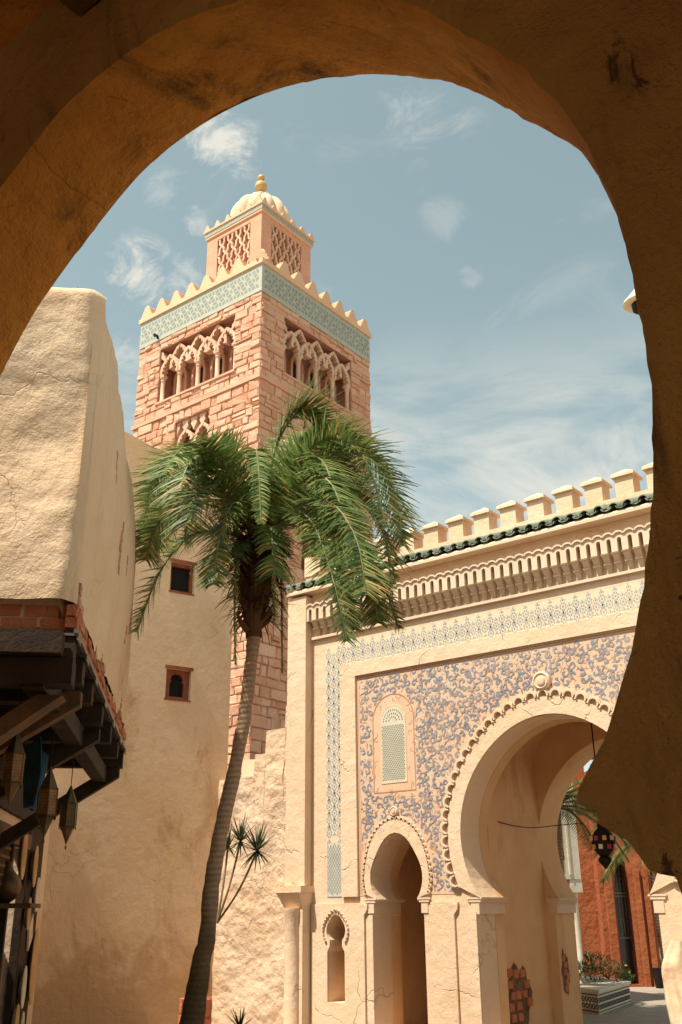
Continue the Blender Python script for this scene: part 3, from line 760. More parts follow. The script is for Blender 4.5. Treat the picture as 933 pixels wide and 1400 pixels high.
# roundels
def roundel(x, z, s):
    mb = MB(); mb.lathe(Fr(GF(x, z, .002), (1, 0, 0), (0, -1, 0), (0, 0, 1)), [(.125 * s, 0), (.125 * s, .05 * s + .01), (.10 * s, .07 * s + .01), (.09 * s, .055 * s + .01), (.06 * s, .055 * s + .01), (.055 * s, .075 * s + .01), (.02 * s, .08 * s + .01), (.01 * s, .08 * s + .01)], 28)
    obj('roundel', mb, 'trim', gate, smooth=30)
roundel(CX, 2.60 + 1.715 + .17, 1.0); roundel(-8.42, 2.10 + .785 + .09, .55)
# stalactite cornice
UW = .1455; MX0 = -9.94; NU = 54
mb = MB()
hw = UW / 2; sl = .029
top = [(hw * cos(pi * i / 8) * 1.0, .232 + .05 * sin(pi * i / 8)) for i in range(9)]
slot = [(-sl, 0)] + [(-sl * cos(pi * i / 6), .165 + sl * sin(pi * i / 6)) for i in range(7)] + [(sl, 0)]
L1 = Fr((0, 0, 0), (1, 0, 0), (0, 0, 1), (0, -1, 0))
mb.prism(L1, [(hw, 0)] + top + [(-hw, 0)] + slot, 0, .15)
mb.prism(L1, [(hw * cos(pi * i / 8), .232 + .05 * sin(pi * i / 8)) for i in range(9)] + [(.78 * hw * cos(pi * i / 8), .226 + .032 * sin(pi * i / 8)) for i in range(9)][::-1], .15, .172)
ume = meshonly('cornice_niche', mb, 'trim')
mb = MB()
def taper(mb, hw0, hw1, z0, z1, c0, c1):      # block growing from (hw0,c0) at z0 to (hw1,c1) at z1
    mb.add([L1(-hw0, z0, 0), L1(hw0, z0, 0), L1(hw0, z0, c0), L1(-hw0, z0, c0), L1(-hw1, z1, 0), L1(hw1, z1, 0), L1(hw1, z1, c1), L1(-hw1, z1, c1)],
           [(0, 1, 2, 3), (4, 7, 6, 5), (0, 4, 5, 1), (1, 5, 6, 2), (2, 6, 7, 3), (3, 7, 4, 0)])
taper(mb, .050, .052, -.022, -.001, .165, .175); taper(mb, .034, .046, -.115, -.024, .085, .150)
taper(mb, .044, .044, -.135, -.117, .10, .105); taper(mb, .026, .034, -.24, -.137, .025, .075)
cme = meshonly('cornice_corbel', mb, 'trim')
for i in range(NU):
    x = MX0 + UW * (i + .5)
    if x < -9.9 or x > -2.05: pass
    place('cornice_niche', ume, gate, XF((x, GY - .004, 5.985), (1, 0, 0), (0, 1, 0), (0, 0, 1)))
    place('cornice_corbel', cme, gate, XF((x + hw, GY - .004, 5.985), (1, 0, 0), (0, 1, 0), (0, 0, 1)))
mb = MB(); mb.box(GF, -9.948, -1.975, 5.70, 5.742, .004, .05); obj('cornice_fillet', mb, 'trim', gate)
mb = MB(); mb.box(GF, -10.33, -1.6, 6.462, 6.50, -.1, .205); obj('eave_board', mb, 'trim', gate)
# glazed eave tiles
TP = .205
tm = MB()
def tile_shell(mb, r0, r1, up, th_=.014, ln=.42, drop=.18):
    n_ = 8; vs = []
    for (r, y, zz) in ((r0, 0, 0), (r1, ln, drop)):
        for rr in (r, r - th_):
            for i in range(n_ + 1):
                a = pi * i / n_; vs.append((rr * cos(a), y, zz + (rr * sin(a) if up else -rr * .7 * sin(a))))
    m_ = n_ + 1; fs = []
    for i in range(n_):
        fs += [(i, i + 1, 2 * m_ + i + 1, 2 * m_ + i), (m_ + i, m_ + i + 1, 3 * m_ + i + 1, 3 * m_ + i), (i, i + 1, m_ + i + 1, m_ + i), (2 * m_ + i, 2 * m_ + i + 1, 3 * m_ + i + 1, 3 * m_ + i)]
    for q in (0, n_): fs.append((q, m_ + q, 3 * m_ + q, 2 * m_ + q))
    mb.add(vs, fs)
tile_shell(tm, .078, .066, True); tme = meshonly('roof_tile', tm, 'tile', smooth=True)
pm = MB(); tile_shell(pm, .072, .062, False); pme = meshonly('pan_tile', pm, 'tile', smooth=True)
for i in range(43):
    x = -10.38 + TP * i; jz = rnd.uniform(-.008, .008)
    place('roof_tile', tme, gate, XF((x, 11.79 + rnd.uniform(-.012, .012), 6.575 + jz), (1, 0, rnd.uniform(-.04, .04)), (0, 1, 0), (0, 0, 1)))
    place('pan_tile', pme, gate, XF((x + TP / 2, 11.80, 6.60), (1, 0, 0), (0, 1, 0), (0, 0, 1)))
mb = MB(); mb.prism(Fr((0, 0, 0), (0, 1, 0), (0, 0, 1), (1, 0, 0)), [(11.81, 6.502), (12.2, 6.502), (12.2, 6.72), (11.83, 6.535)], -10.30, -1.62); obj('eave_bed', mb, 'trim', gate)
# parapet with capped merlons
mb = MB(); mb.box(W, -10.21, -1.7, 12.15, 12.55, 6.40, 6.86); obj('parapet', mb, 'gate', gate)
mb = MB(); mb.box(W, -10.23, -9.90, 12.13, 12.58, 6.862, 7.20); obj('end_merlon', mb, 'gate', gate)
mm_ = MB()
mm_.box(W, -.128, .128, 0, .26, 0, .285)
mm_.add([(-.165, -.04, .285), (.165, -.04, .285), (.165, .30, .285), (-.165, .30, .285), (-.158, -.035, .33), (.158, -.035, .33), (.158, .295, .33), (-.158, .295, .33), (0, .13, .44)],
        [(0, 1, 2, 3), (0, 1, 5, 4), (1, 2, 6, 5), (2, 3, 7, 6), (3, 0, 4, 7), (4, 5, 8), (5, 6, 8), (6, 7, 8), (7, 4, 8)])
mme = meshonly('merlon', mm_, 'gate')
for i in range(19):
    x = -9.515 + .4475 * i
    if x > -1.9: break
    o = place('merlon', mme, gate, XF((x, 12.17, 6.862), (1, rnd.uniform(-.03, .03), 0), (0, 1, 0), (0, 0, 1)))
# chipped plaster patches with brick on the passage wall and jambs
brp = MB(); brp.box(W, -.5, .5, -.5, .5, -.5, .5); bre = meshonly('brick', brp, 'brick')
def jbrick(parent, p, u, wd, ht, dp, mat_='brick', name='brick'):
    mb = MB(); fr = Fr(p, u, (0, 0, 1)); j = lambda: rnd.uniform(-.15, .15)
    vs = []
    for (c_, s) in ((0, 1.0), (dp, .86)):
        for (a, b_) in ((-.5, -.5), (.5, -.5), (.5, .5), (-.5, .5)):
            vs.append(fr(a * wd * s + j() * ht * .5, b_ * ht * s + j() * ht * .5, c_ + (rnd.uniform(-.2, .2) * dp if c_ else 0)))
    mb.add(vs, [(0, 1, 2, 3), (4, 5, 6, 7), (0, 1, 5, 4), (1, 2, 6, 5), (2, 3, 7, 6), (3, 0, 4, 7)])
    return obj(name, mb, mat_, parent)
for (y0_, y1_, z0_, z1_, xx_) in ((12.90, 13.55, .0, .96, -7.3185), (14.26, 14.47, .55, 1.10, -7.1685)):
    mb = MB(); pg = []; cy_, cz_ = (y0_ + y1_) / 2, (z0_ + z1_) / 2
    for i in range(28):
        a = 2 * pi * i / 28; k_ = 1 + .35 * nv((cos(a) * 2, sin(a) * 2, xx_ * 3), 1) + rnd.uniform(-.08, .08)
        pg.append((cy_ + (y1_ - y0_) / 2 * cos(a) * k_, max(.01, cz_ + (z1_ - z0_) / 2 * sin(a) * k_)))
    mb.prism(Fr((xx_, 0, 0), (0, 1, 0), (0, 0, 1), (1, 0, 0)), pg, -.002, .004); obj('bared_mortar', mb, 'mortar_recess2', gate)
for (y, z) in ((13.0, .88), (13.16, .86), (13.02, .74), (13.05, .60), (13.22, .60), (13.02, .46), (13.2, .47), (13.04, .33), (13.22, .33), (13.35, .86), (13.45, .72), (13.38, .60), (13.5, .5), (13.3, .20), (13.1, .18)):
    jbrick(gate, (-7.318, y + rnd.uniform(-.02, .02), z), (0, 1, 0), .13, .105, .02)
for (y, z) in ((14.33, 1.02), (14.38, .93), (14.35, .83), (14.42, .78), (14.38, .70), (14.36, .62)):
    jbrick(gate, (-7.168, y, z), (0, 1, 0), .10, .085, .014)

# ------------------------------------------------------------------ stepped wall beside the gate
mb = MB()
st = [(-12.9, 0), (-10.2, 0), (-10.2, 4.80), (-10.775, 4.80), (-10.785, 4.455), (-11.185, 4.45), (-11.2, 4.085), (-11.445, 4.08), (-11.455, 3.745), (-12.9, 3.73)]
SY = 12.3
NX, NZ = 110, 190
def htop(x):
    return 4.80 if x > -10.78 else 4.452 if x > -11.19 else 4.082 if x > -11.45 else 3.74
def stf(u, v):
    x = -12.9 + 2.7 * u; z = htop(x) * v
    e = min(1, (1 - v) * 12)
    d = nv((x, 0, z), 1.5) * .05 + nv((x, 4, z), 5) * .018 + nv((x, 8, z), 14) * .007
    return (x + nv((x, z, 3), 8) * .008, SY - d * e * 1.1 + .015, z + (nv((x, 3, 1), 9) * .018 if v > .99 else 0))
mb.grid(stf, NX, NZ)
mb.box(W, -12.9, -10.2, 12.36, 12.62, 0, 3.69); mb.box(W, -11.44, -10.2, 12.36, 12.62, 3.69, 4.04); mb.box(W, -11.18, -10.2, 12.36, 12.62, 4.04, 4.41); mb.box(W, -10.77, -10.2, 12.36, 12.62, 4.41, 4.77)
def topcap(x0, x1, z): 
    mb.grid(lambda u, v: (x0 + (x1 - x0) * u, SY + .015 + .34 * v, z + nv((x0 + (x1 - x0) * u, 3, 1), 9) * .018 * (1 if v < .2 else .5)), 12, 3)
topcap(-10.78, -10.2, 4.80); topcap(-11.19, -10.775, 4.452); topcap(-11.45, -11.185, 4.082); topcap(-12.9, -11.445, 3.74)
stw = obj('stepped_wall', mb, 'stair', None, smooth=50, at=(-11.4, 12.3, 0))
tag(stw, 'rough sunlit cream wall rising in steps between the tan house and the gate', 'wall')
mb = MB(); mb.prism(Fr((0, 12.66, 0), (1, 0, 0), (0, 0, 1), (0, 1, 0)), [(-12.05, 3.2), (-11.56, 3.2), (-11.56, 4.06), (-12.05, 4.1)], 0, .3)
tag(obj('rooftop_post', mb, 'dome', None, at=(-11.8, 12.7, 3.2)), 'small pale block standing behind the lowest step of the stepped wall', 'post')

# ------------------------------------------------------------------ minaret
TX, TY, TW = -17.18, 18.31, 5.36
TC = V((TX - TW / 2, TY + TW / 2, 0))
mina = thing('minaret', TC, 'tall square minaret of pink stone with aqua lattice band, arcaded windows and ribbed dome', 'tower')
LFm = Fr((TX, TY, 0), (-1, 0, 0), (0, 0, 1), (0, -1, 0))     # left face: a runs left from the near corner
RFm = Fr((TX, TY, 0), (0, 1, 0), (0, 0, 1), (1, 0, 0))       # right face: a runs right from the near corner
Bk1 = Fr((TX - TW, TY + TW, 0), (1, 0, 0), (0, 0, 1), (0, 1, 0)); Bk2 = Fr((TX - TW, TY + TW, 0), (0, -1, 0), (0, 0, 1), (-1, 0, 0))
def rect(a0, a1, b0, b1): return [(a0, b0), (a1, b0), (a1, b1), (a0, b1)]
WINL = [(1.0, 4.33, 16.5, 18.45)]; LOWL = [(1.95, 3.42, 13.6, 15.55)]
WINR = [(1.0, 4.33, 16.5, 18.45)]; LOWR = [(1.95, 3.42, 13.6, 15.55), (1.92, 2.22, 10.6, 11.9)]
BOTR = [(1.85, 2.10, 6.55, 7.30)]
for fr, hl in ((LFm, WINL + LOWL), (RFm, WINR + LOWR + BOTR), (Bk1, []), (Bk2, [])):
    mb = MB(); mb.wall(fr, rect(0.003, TW - .003, 0, 18.82), [rect(*h) for h in hl], -.80, 0); obj('wall', mb, 'mortar_recess', mina)
mb = MB(); mb.box(W, TX - TW + .82, TX - .82, TY + .82, TY + TW - .82, 0, 19.6); obj('core', mb, 'pink', mina)
# individual stones
cams = V((0, 0, 1.65))
stones = []
def course_face(fr, holes, fid):
    edges = sorted(set([2.5, 18.815, 15.88, 16.02] + [h[2] for h in holes] + [h[3] for h in holes]))
    z = 2.5
    rows = []
    for z0, z1 in zip(edges[:-1], edges[1:]):
        if (z0, z1) == (15.88, 16.02): continue
        n_ = max(1, round((z1 - z0) / (.29 if z1 < 12 else .235))); 
        hs_ = [rnd.uniform(.8, 1.2) for _ in range(n_)]; s = sum(hs_); q = z0
        for h in hs_: rows.append((q, q + h / s * (z1 - z0))); q += h / s * (z1 - z0)
    for (z0, z1) in rows:
        segs = [(0.0, TW)]
        for h in holes:
            if z0 < h[3] - .01 and z1 > h[2] + .01:
                ns = []
                for a, b_ in segs:
                    if h[0] > a and h[1] < b_: ns += [(a, h[0]), (h[1], b_)]
                    else: ns.append((a, b_))
                segs = ns
        for a, b_ in segs:
            q = a
            while q < b_ - .02:
                ln = rnd.choice((.22, .30, .38, .48, .60)) * rnd.uniform(.85, 1.15)
                e = q + ln
                if b_ - e < .2: e = b_
                if (z1 - z0) > .22 and rnd.random() < .12:
                    zm = z0 + (z1 - z0) * rnd.uniform(.4, .6)
                    stones.append((fr, q, e, z0, zm, fid)); stones.append((fr, q, e, zm, z1, fid))
                else: stones.append((fr, q, e, z0, z1, fid))
                q = e
course_face(LFm, WINL + LOWL, 0); course_face(RFm, WINR + LOWR + BOTR, 1)
def stone(mb, fr, a0, a1, z0, z1, fid):
    g = rnd.uniform(.006, .018); a0_, a1_ = a0 + (g if a0 > 0.01 else -.03 if fid == 0 else 0), a1 - g; b0, b1 = z0 + g, z1 - g
    d = rnd.uniform(.025, .07); iw = min(.022, (b1 - b0) * .15)
    jt = lambda k=.022: rnd.uniform(-k, k)
    vs = [fr(a0_, b0, 0), fr(a1_, b0, 0), fr(a1_, b1, 0), fr(a0_, b1, 0)]
    o4 = [fr(a0_ + jt(), b0 + jt(), d * .6), fr(a1_ + jt(), b0 + jt(), d * .6), fr(a1_ + jt(), b1 + jt(), d * .6), fr(a0_ + jt(), b1 + jt(), d * .6)]
    i4 = [fr(a0_ + iw + jt(), b0 + iw, d + jt()), fr(a1_ - iw + jt(), b0 + iw, d + jt()), fr(a1_ - iw, b1 - iw + jt(), d + jt()), fr(a0_ + iw, b1 - iw + jt(), d + jt())]
    fs = [(4, 5, 9, 8), (5, 6, 10, 9), (6, 7, 11, 10), (7, 4, 8, 11), (0, 1, 5, 4), (1, 2, 6, 5), (2, 3, 7, 6), (3, 0, 4, 7), (8, 9, 10), (8, 10, 11)]
    mb.add(vs + o4 + i4, fs)
def proj(p):
    d = V(p) - cams; z = d.dot(F); return 466.5 + 1360 * d.dot(R_) / z, 700 - 1360 * d.dot(U_) / z
def score(s):
    fr, a0, a1, z0, z1, _ = s; p0 = proj(fr(a0, z0)); p1 = proj(fr(a1, z1)); c_ = ((p0[0] + p1[0]) / 2, (p0[1] + p1[1]) / 2)
    if c_[1] > 600 and (c_[0] < 300 or c_[0] > 405): return 0
    if c_[1] > 1050: return 0
    ar = abs(p1[0] - p0[0]) * abs((p1[1] - p0[1]))
    if 590 < c_[1] < 860 and c_[0] > 300: ar *= .35
    return ar
stones.sort(key=score, reverse=True)
for s in stones[:300]:
    mb = MB(); stone(mb, *s); obj('stone', mb, 'stone', mina)
mb = MB()
for s in stones[300:]: stone(mb, *s)
obj('stonework', mb, 'stone', mina, smooth='leaf', kind='stuff')
# ledge
mb = MB(); mb.box(W, TX - TW - .06, TX + .09, TY - .09, TY + TW + .06, 15.885, 16.015)
obj('ledge', mb, 'pink', mina)
# band
mb = MB(); mb.box(W, TX - TW - .0, TX + .045, TY - .045, TY + TW + .0, 18.822, 19.80); obj('tile_band', mb, 'aqua', mina)
def girih(mb, fr, a0, a1, b0, b1, p, c0):
    dirs = [(1, 0), (.5, sqrt(3) / 2), (-.5, sqrt(3) / 2)]
    rows = int((b1 - b0) / (p * sqrt(3) / 2)) + 2; cols = int((a1 - a0) / p) + 2
    for j in range(-1, rows):
        for i in range(-1, cols):
            x = a0 + p * (i + (j % 2) * .5); z = b0 + .02 + p * sqrt(3) / 2 * j
            for dx, dz in dirs:
                mx, mz = x + dx * p / 2, z + dz * p / 2; px, pz = -dz, dx
                l, h = p * .30, p * .125
                q = [(mx + dx * l, mz + dz * l), (mx + dx * l * .35 + px * h, mz + dz * l * .35 + pz * h), (mx - dx * l * .35 + px * h, mz - dz * l * .35 + pz * h), (mx - dx * l, mz - dz * l),
                     (mx - dx * l * .35 - px * h, mz - dz * l * .35 - pz * h), (mx + dx * l * .35 - px * h, mz + dz * l * .35 - pz * h)]
                if all(a0 < a < a1 and b0 < b_ < b1 for a, b_ in q): mb.add([fr(a, b_, c0) for a, b_ in q], [tuple(range(6))])
            # centre triangle gaps
            for sg in (1, -1):
                tx, tz = x + p / 2, z + sg * p * .2887
                q = [(tx + p * .085 * cos(k * 2 * pi / 3 + sg * pi / 2), tz + p * .085 * sin(k * 2 * pi / 3 + sg * pi / 2)) for k in range(3)]
                if all(a0 < a < a1 and b0 < b_ < b1 for a, b_ in q): mb.add([fr(a, b_, c0) for a, b_ in q], [(0, 1, 2)])
mb = MB(); girih(mb, LFm, .06, TW - .05, 18.90, 19.74, .31, .050); girih(mb, RFm, .06, TW - .05, 18.90, 19.74, .31, .050)
obj('band_tiles', mb, 'aqua2', mina, smooth='leaf', kind='stuff')
mb = MB()
for fr in (LFm, RFm):
    for (b0, b1) in ((18.835, 18.875), (19.76, 19.80)): mb.box(fr, -.05, TW, b0, b1, .046, .052)
obj('band_edging', mb, 'aqua', mina)
mb = MB(); mb.box(W, TX - TW - .07, TX + .10, TY - .10, TY + TW + .07, 19.802, 19.96); obj('cornice', mb, 'peach', mina)
# stepped merlons
mer = MB(); pr = [(-.27, 0), (.27, 0), (.27, .06), (.22, .10), (.22, .16), (.17, .20), (.17, .26), (.12, .30), (.12, .36), (.06, .42), (0, .46), (-.06, .42), (-.12, .36), (-.12, .30), (-.17, .26), (-.17, .20), (-.22, .16), (-.22, .10), (-.27, .06)]
mer.prism(Fr((0, 0, 0), (1, 0, 0), (0, 0, 1), (0, -1, 0)), pr, -.26, 0)
mere = meshonly('merlon', mer, 'peach')
for k in range(8):
    a = .27 + k * (TW - .54 + .0) / 7
    if k > 0: place('merlon', mere, mina, XF(LFm(a, 19.962, .08), (1, 0, 0), (0, 1, 0), (0, 0, 1)))
    if k > 0: place('merlon', mere, mina, XF(RFm(a, 19.962, .08), (0, 1, 0), (-1, 0, 0), (0, 0, 1)))
    if 0 < k < 7:
        place('merlon', mere, mina, XF(Bk1(a, 19.962, .05), (-1, 0, 0), (0, -1, 0), (0, 0, 1))); place('merlon', mere, mina, XF(Bk2(a, 19.962, .05), (0, -1, 0), (1, 0, 0), (0, 0, 1)))
mb = MB(); mb.lathe(Fr((TX - .10, TY + .10, 19.96), (1, 0, 0), (0, 0, 1), (0, -1, 0)), [(.27, 0), (.27, .10), (.2, .12), (.2, .24), (.12, .27), (.12, .38), (.01, .50)], 4); obj('corner_merlon', mb, 'peach', mina)
# arcade
def lobed_band(fr, cx, zs, hw, ht, wd, nl, c0, c1, jog=.0, full=True):
    """pointed arch band with lobed intrados"""
    mb = MB(); outer = []; inner = []
    n_ = nl * 6
    for i in range(n_ + 1):
        t_ = i / n_; a = pi * t_
        s = max(0, sin(a))
        k = hw * (1) ; x = cx + k * cos(a) * (1 - .0 * s); z = zs + ht * (s ** .85 if s > 0 else 0) * .86 + ht * .14 * max(0, 1 - abs(cos(a)) * 1.9)
        outer.append((x, z))
        lb = abs(sin(pi * nl * t_)) ** .5
        dx, dz = cx - x, (zs + ht * .15) - z; l = hypot(dx, dz) or 1
        w_ = wd + (1 - lb) * wd * .75
        inner.append((x + dx / l * w_, z + dz / l * w_))
    mb.prism(fr, outer + inner[::-1], c0, c1)
    return mb
def arcade(fr, a0, a1, z0, z1, par):
    n_ = 4; bw = (a1 - a0) / n_; dp = -.20
    mb = MB(); mb.wall(fr, rect(a0 - .02, a1 + .02, z0 - .02, z1 + .02), [archrect(a0 + bw * (i + .5), bw * .26, z0 + .12, z0 + .92, .28) for i in range(n_)], -.70, -.62); obj('arcade_back', mb, 'mortar_recess', mina)  # backing in dark mortar brown, recess shadow put into the colour
    for i in range(n_):
        cx = a0 + bw * (i + .5)
        mb = MB(); mb.wall(fr, archrect(cx, bw * .36, z0 + .02, z0 + .98, .36), [archrect(cx, bw * .25, z0 + .1, z0 + .92, .27)], -.618, -.50); obj('blind_arch', mb, 'pink', mina)
        mb = MB(); mb.box(fr, cx - bw * .27, cx + bw * .27, z0 + .05, z0 + 1.3, -.76, -.72); obj('window_pane' if i in (1, 2) else 'blind_panel', mb, 'glass' if i in (1, 2) else 'pink', mina)
        o = lobed_band(fr, cx, z0 + .96, bw * .52, .70, .10, 9, -.22, -.012); obj('lobed_arch', o, 'carve', mina)
    for i in range(1, n_):
        cx = a0 + bw * i
        o = lobed_band(fr, cx, z0 + 1.12, bw * .50, .80, .095, 9, -.24, -.030); obj('upper_lobed_arch', o, 'carve', mina)
    for sg, cx in ((1, a0), (-1, a1)):
        mb = MB(); pts = [(cx, z1 - .05), (cx + sg * .10, z1 - .12), (cx + sg * .12, z1 - .22), (cx + sg * .2, z1 - .28), (cx + sg * .2, z1 - .38), (cx + sg * .30, z1 - .44), (cx + sg * .32, z1 - .55), (cx + sg * .24, z1 - .5), (cx + sg * .12, z1 - .42), (cx, z1 - .3)]
        mb.prism(fr, pts, -.22, -.02); obj('upper_lobed_arch', mb, 'carve', mina)
    for i in range(n_ + 1):
        cx = a0 + bw * i; cx = min(max(cx, a0 + .075), a1 - .075)
        mb = MB(); cf = Fr(fr(cx, z0, -.105), fr.u, fr.v, fr.w)
        mb.lathe(cf, [(.10, 0), (.10, .07), (.075, .10), (.07, .78), (.09, .80), (.075, .84), (.115, .92)], 10); mb.box(cf, -.105, .105, .92, 1.0, -.10, .09)
        obj('colonnette', mb, 'carve', mina, smooth=40)
    mb = MB(); mb.box(fr, a0 - .05, a1 + .05, z0 - .07, z0 - .001, -.35, .085); obj('sill', mb, 'pink', mina)
    mb = MB(); mb.box(fr, a0 - .05, a1 + .05, z1 + .001, z1 + .05, -.2, .03); obj('lintel', mb, 'pink', mina)
def archrect(cx, hw, z0, zs, rise): return [(cx - hw, z0), (cx + hw, z0)] + [(cx + hw * cos(pi * i / 12), zs + rise * sin(pi * i / 12) ** .8) for i in range(13)]
arcade(LFm, 1.0, 4.33, 16.5, 18.45, mina); arcade(RFm, 1.0, 4.33, 16.5, 18.45, mina)
# lower two-bay window on each face
for fr in (LFm, RFm):
    a0, a1, z0, z1 = 1.95, 3.42, 13.6, 15.55
    for i in range(2):
        cx = a0 + (a1 - a0) * (i + .5) / 2
        obj('lobed_arch', lobed_band(fr, cx, z0 + 1.05, .36, .62, .085, 7, -.22, -.06), 'carve', mina)
        mb = MB(); mb.box(fr, cx - .2, cx + .2, z0 + .1, z0 + 1.45, -.76, -.72); obj('window_pane', mb, 'glass', mina)
    for k in range(5):
        cx = a0 + (a1 - a0) * k / 4
        pts = [(cx - .16, z1), (cx + .16, z1), (cx + .10, z1 - .14), (cx + .13, z1 - .2), (cx + .04, z1 - .34), (cx, z1 - .44), (cx - .04, z1 - .34), (cx - .13, z1 - .2), (cx - .10, z1 - .14)]
        pts = [(min(max(x, a0), a1), z) for x, z in pts]
        mb = MB(); mb.prism(fr, pts, -.2, -.05); obj('pendant', mb, 'carve', mina)
    for cx in (a0 + .07, (a0 + a1) / 2, a1 - .07):
        mb = MB(); cf = Fr(fr(cx, z0, -.13), fr.u, fr.v, fr.w); mb.lathe(cf, [(.085, 0), (.06, .1), (.055, .85), (.09, 1.0)], 10); obj('colonnette', mb, 'carve', mina, smooth=40)
for (h, fr) in ((LOWR[1], RFm), (BOTR[0], RFm)):
    mb = MB(); mb.box(fr, h[0] - .02, h[1] + .02, h[2] - .02, h[3] + .02, -.76, -.72); obj('window_pane', mb, 'glass', mina)
# floodlight on band
mb = MB(); f0 = LFm(4.45, 18.98, .10); mb.lathe(Fr(f0, (1, 0, 0), (0, -1, -.2), None), [(.035, 0), (.05, .1), (.06, .12)], 10); mb.box(Fr(f0, (1, 0, 0), (0, 0, 1), (0, -1, 0)), -.015, .015, -.1, .0, -.05, .02)
tag(obj('floodlight', mb, 'iron', None, at=f0), 'tiny dark floodlight fixed on the aqua band at the left of the minaret', 'light')
# lantern storey
LH = 1.27; Lc = V((-19.86, 21.0, 0)); Lb, Lt = 19.9, 23.36
LL = Fr((Lc.x + LH, Lc.y - LH, 0), (-1, 0, 0), (0, 0, 1), (0, -1, 0)); LR = Fr((Lc.x + LH, Lc.y - LH, 0), (0, 1, 0), (0, 0, 1), (1, 0, 0))
LB1 = Fr((Lc.x - LH, Lc.y + LH, 0), (1, 0, 0), (0, 0, 1), (0, 1, 0)); LB2 = Fr((Lc.x - LH, Lc.y + LH, 0), (0, -1, 0), (0, 0, 1), (-1, 0, 0))
h = (.50, 2.04, 20.25, 23.16)
for fr, hl in ((LL, [rect(*h)]), (LR, [rect(*h)]), (LB1, []), (LB2, [])):
    mb = MB(); mb.wall(fr, rect(0.003, 2 * LH - .003, Lb, Lt), hl, -.16, 0); obj('lantern_wall', mb, 'pink', mina)
mb = MB(); mb.box(W, Lc.x - LH + .17, Lc.x + LH - .17, Lc.y - LH + .17, Lc.y + LH - .17, Lb, Lt); obj('lantern_core', mb, 'pink', mina)
def sebka(fr, a0, a1, b0, b1):
    mb = MB(); nW = 4; p = (a1 - a0) / nW; zs = b0 + .55
    H = .74
    # wavy diagonal ribs
    for sg in (1, -1):
        for k in range(-8, nW + 9):
            pts = []
            st_ = 60
            for i in range(st_ + 1):
                z = b0 + .42 + (b1 - b0 - .42) * i / st_; ph = (z - b0) / H
                x = a0 + p * (k + sg * ph) + sg * .035 * sin(2 * pi * ph * 2)
                if a0 <= x <= a1: pts.append((x, z))
                elif pts: break
            if len(pts) > 3:
                n_ = len(pts); lft, rgt = [], []
                for i in range(n_):
                    x, z = pts[i]; hw_ = .034 + .014 * abs(cos(pi * 2 * ((z - b0) / H)))
                    lft.append((max(a0, x - hw_), z)); rgt.append((min(a1, x + hw_), z))
                mb.prism(fr, lft + rgt[::-1], -.135 if sg > 0 else -.132, -.012 if sg > 0 else -.016)
    for i in range(2):
        cx = a0 + (a1 - a0) * (i + .5) / 2
        q = lobed_band(fr, cx, b0 + .12, (a1 - a0) / 4, .48, .05, 7, -.137, -.008); k = len(mb.v); mb.v += q.v; mb.f += [tuple(j + k for j in f_) for f_ in q.f]
    return mb
for fr in (LL, LR): obj('sebka_lattice', sebka(fr, *h), 'carve', mina)
mb = MB(); mb.box(W, Lc.x - LH - .05, Lc.x + LH + .05, Lc.y - LH - .05, Lc.y + LH + .05, Lt + .002, Lt + .08); obj('lantern_cornice', mb, 'peach', mina)
mb = MB(); mb.box(W, Lc.x - LH - .07, Lc.x + LH + .07, Lc.y - LH - .07, Lc.y + LH + .07, Lt + .082, Lt + .26); obj('lantern_tile_band', mb, 'aqua', mina)
mb = MB()
F1 = Fr((Lc.x + LH + .07, Lc.y - LH - .07, 0), (-1, 0, 0), (0, 0, 1), (0, -1, 0)); F2 = Fr((Lc.x + LH + .07, Lc.y - LH - .07, 0), (0, 1, 0), (0, 0, 1), (1, 0, 0))
for fr in (F1, F2):
    for i in range(33):
        a = .06 + i * .08
        for j in range(2):
            z = Lt + .135 + j * .07; q = [(a + .03, z), (a, z + .028), (a - .03, z), (a, z - .028)]; mb.add([fr(x, y, .004) for x, y in q], [(0, 1, 2, 3)])
obj('lantern_band_tiles', mb, 'aqua2', mina, smooth='leaf', kind='stuff')
mb = MB(); mb.box(W, Lc.x - LH - .11, Lc.x + LH + .11, Lc.y - LH - .11, Lc.y + LH + .11, Lt + .262, Lt + .33); obj('lantern_coping', mb, 'peach', mina)
mer2 = MB(); mer2.prism(Fr((0, 0, 0), (1, 0, 0), (0, 0, 1), (0, -1, 0)), [(x * .5, z * .52) for x, z in pr], -.12, 0); mere2 = meshonly('small_merlon', mer2, 'peach')
for k in range(6):
    a = .13 + k * (2 * LH + .16 - .26) / 5
    place('small_merlon', mere2, mina, XF(F1(a, Lt + .332, .02), (1, 0, 0), (0, 1, 0), (0, 0, 1))); place('small_merlon', mere2, mina, XF(F2(a, Lt + .332, .02), (0, 1, 0), (-1, 0, 0), (0, 0, 1)))
DZ = Lt + .33
DF = Fr((Lc.x, Lc.y, DZ), (1, 0, 0), (0, 0, 1), (0, -1, 0))
mb = MB(); mb.lathe(DF, [(.82, 0), (.82, .42)], 32); obj('drum', mb, 'dome', mina, smooth=40)
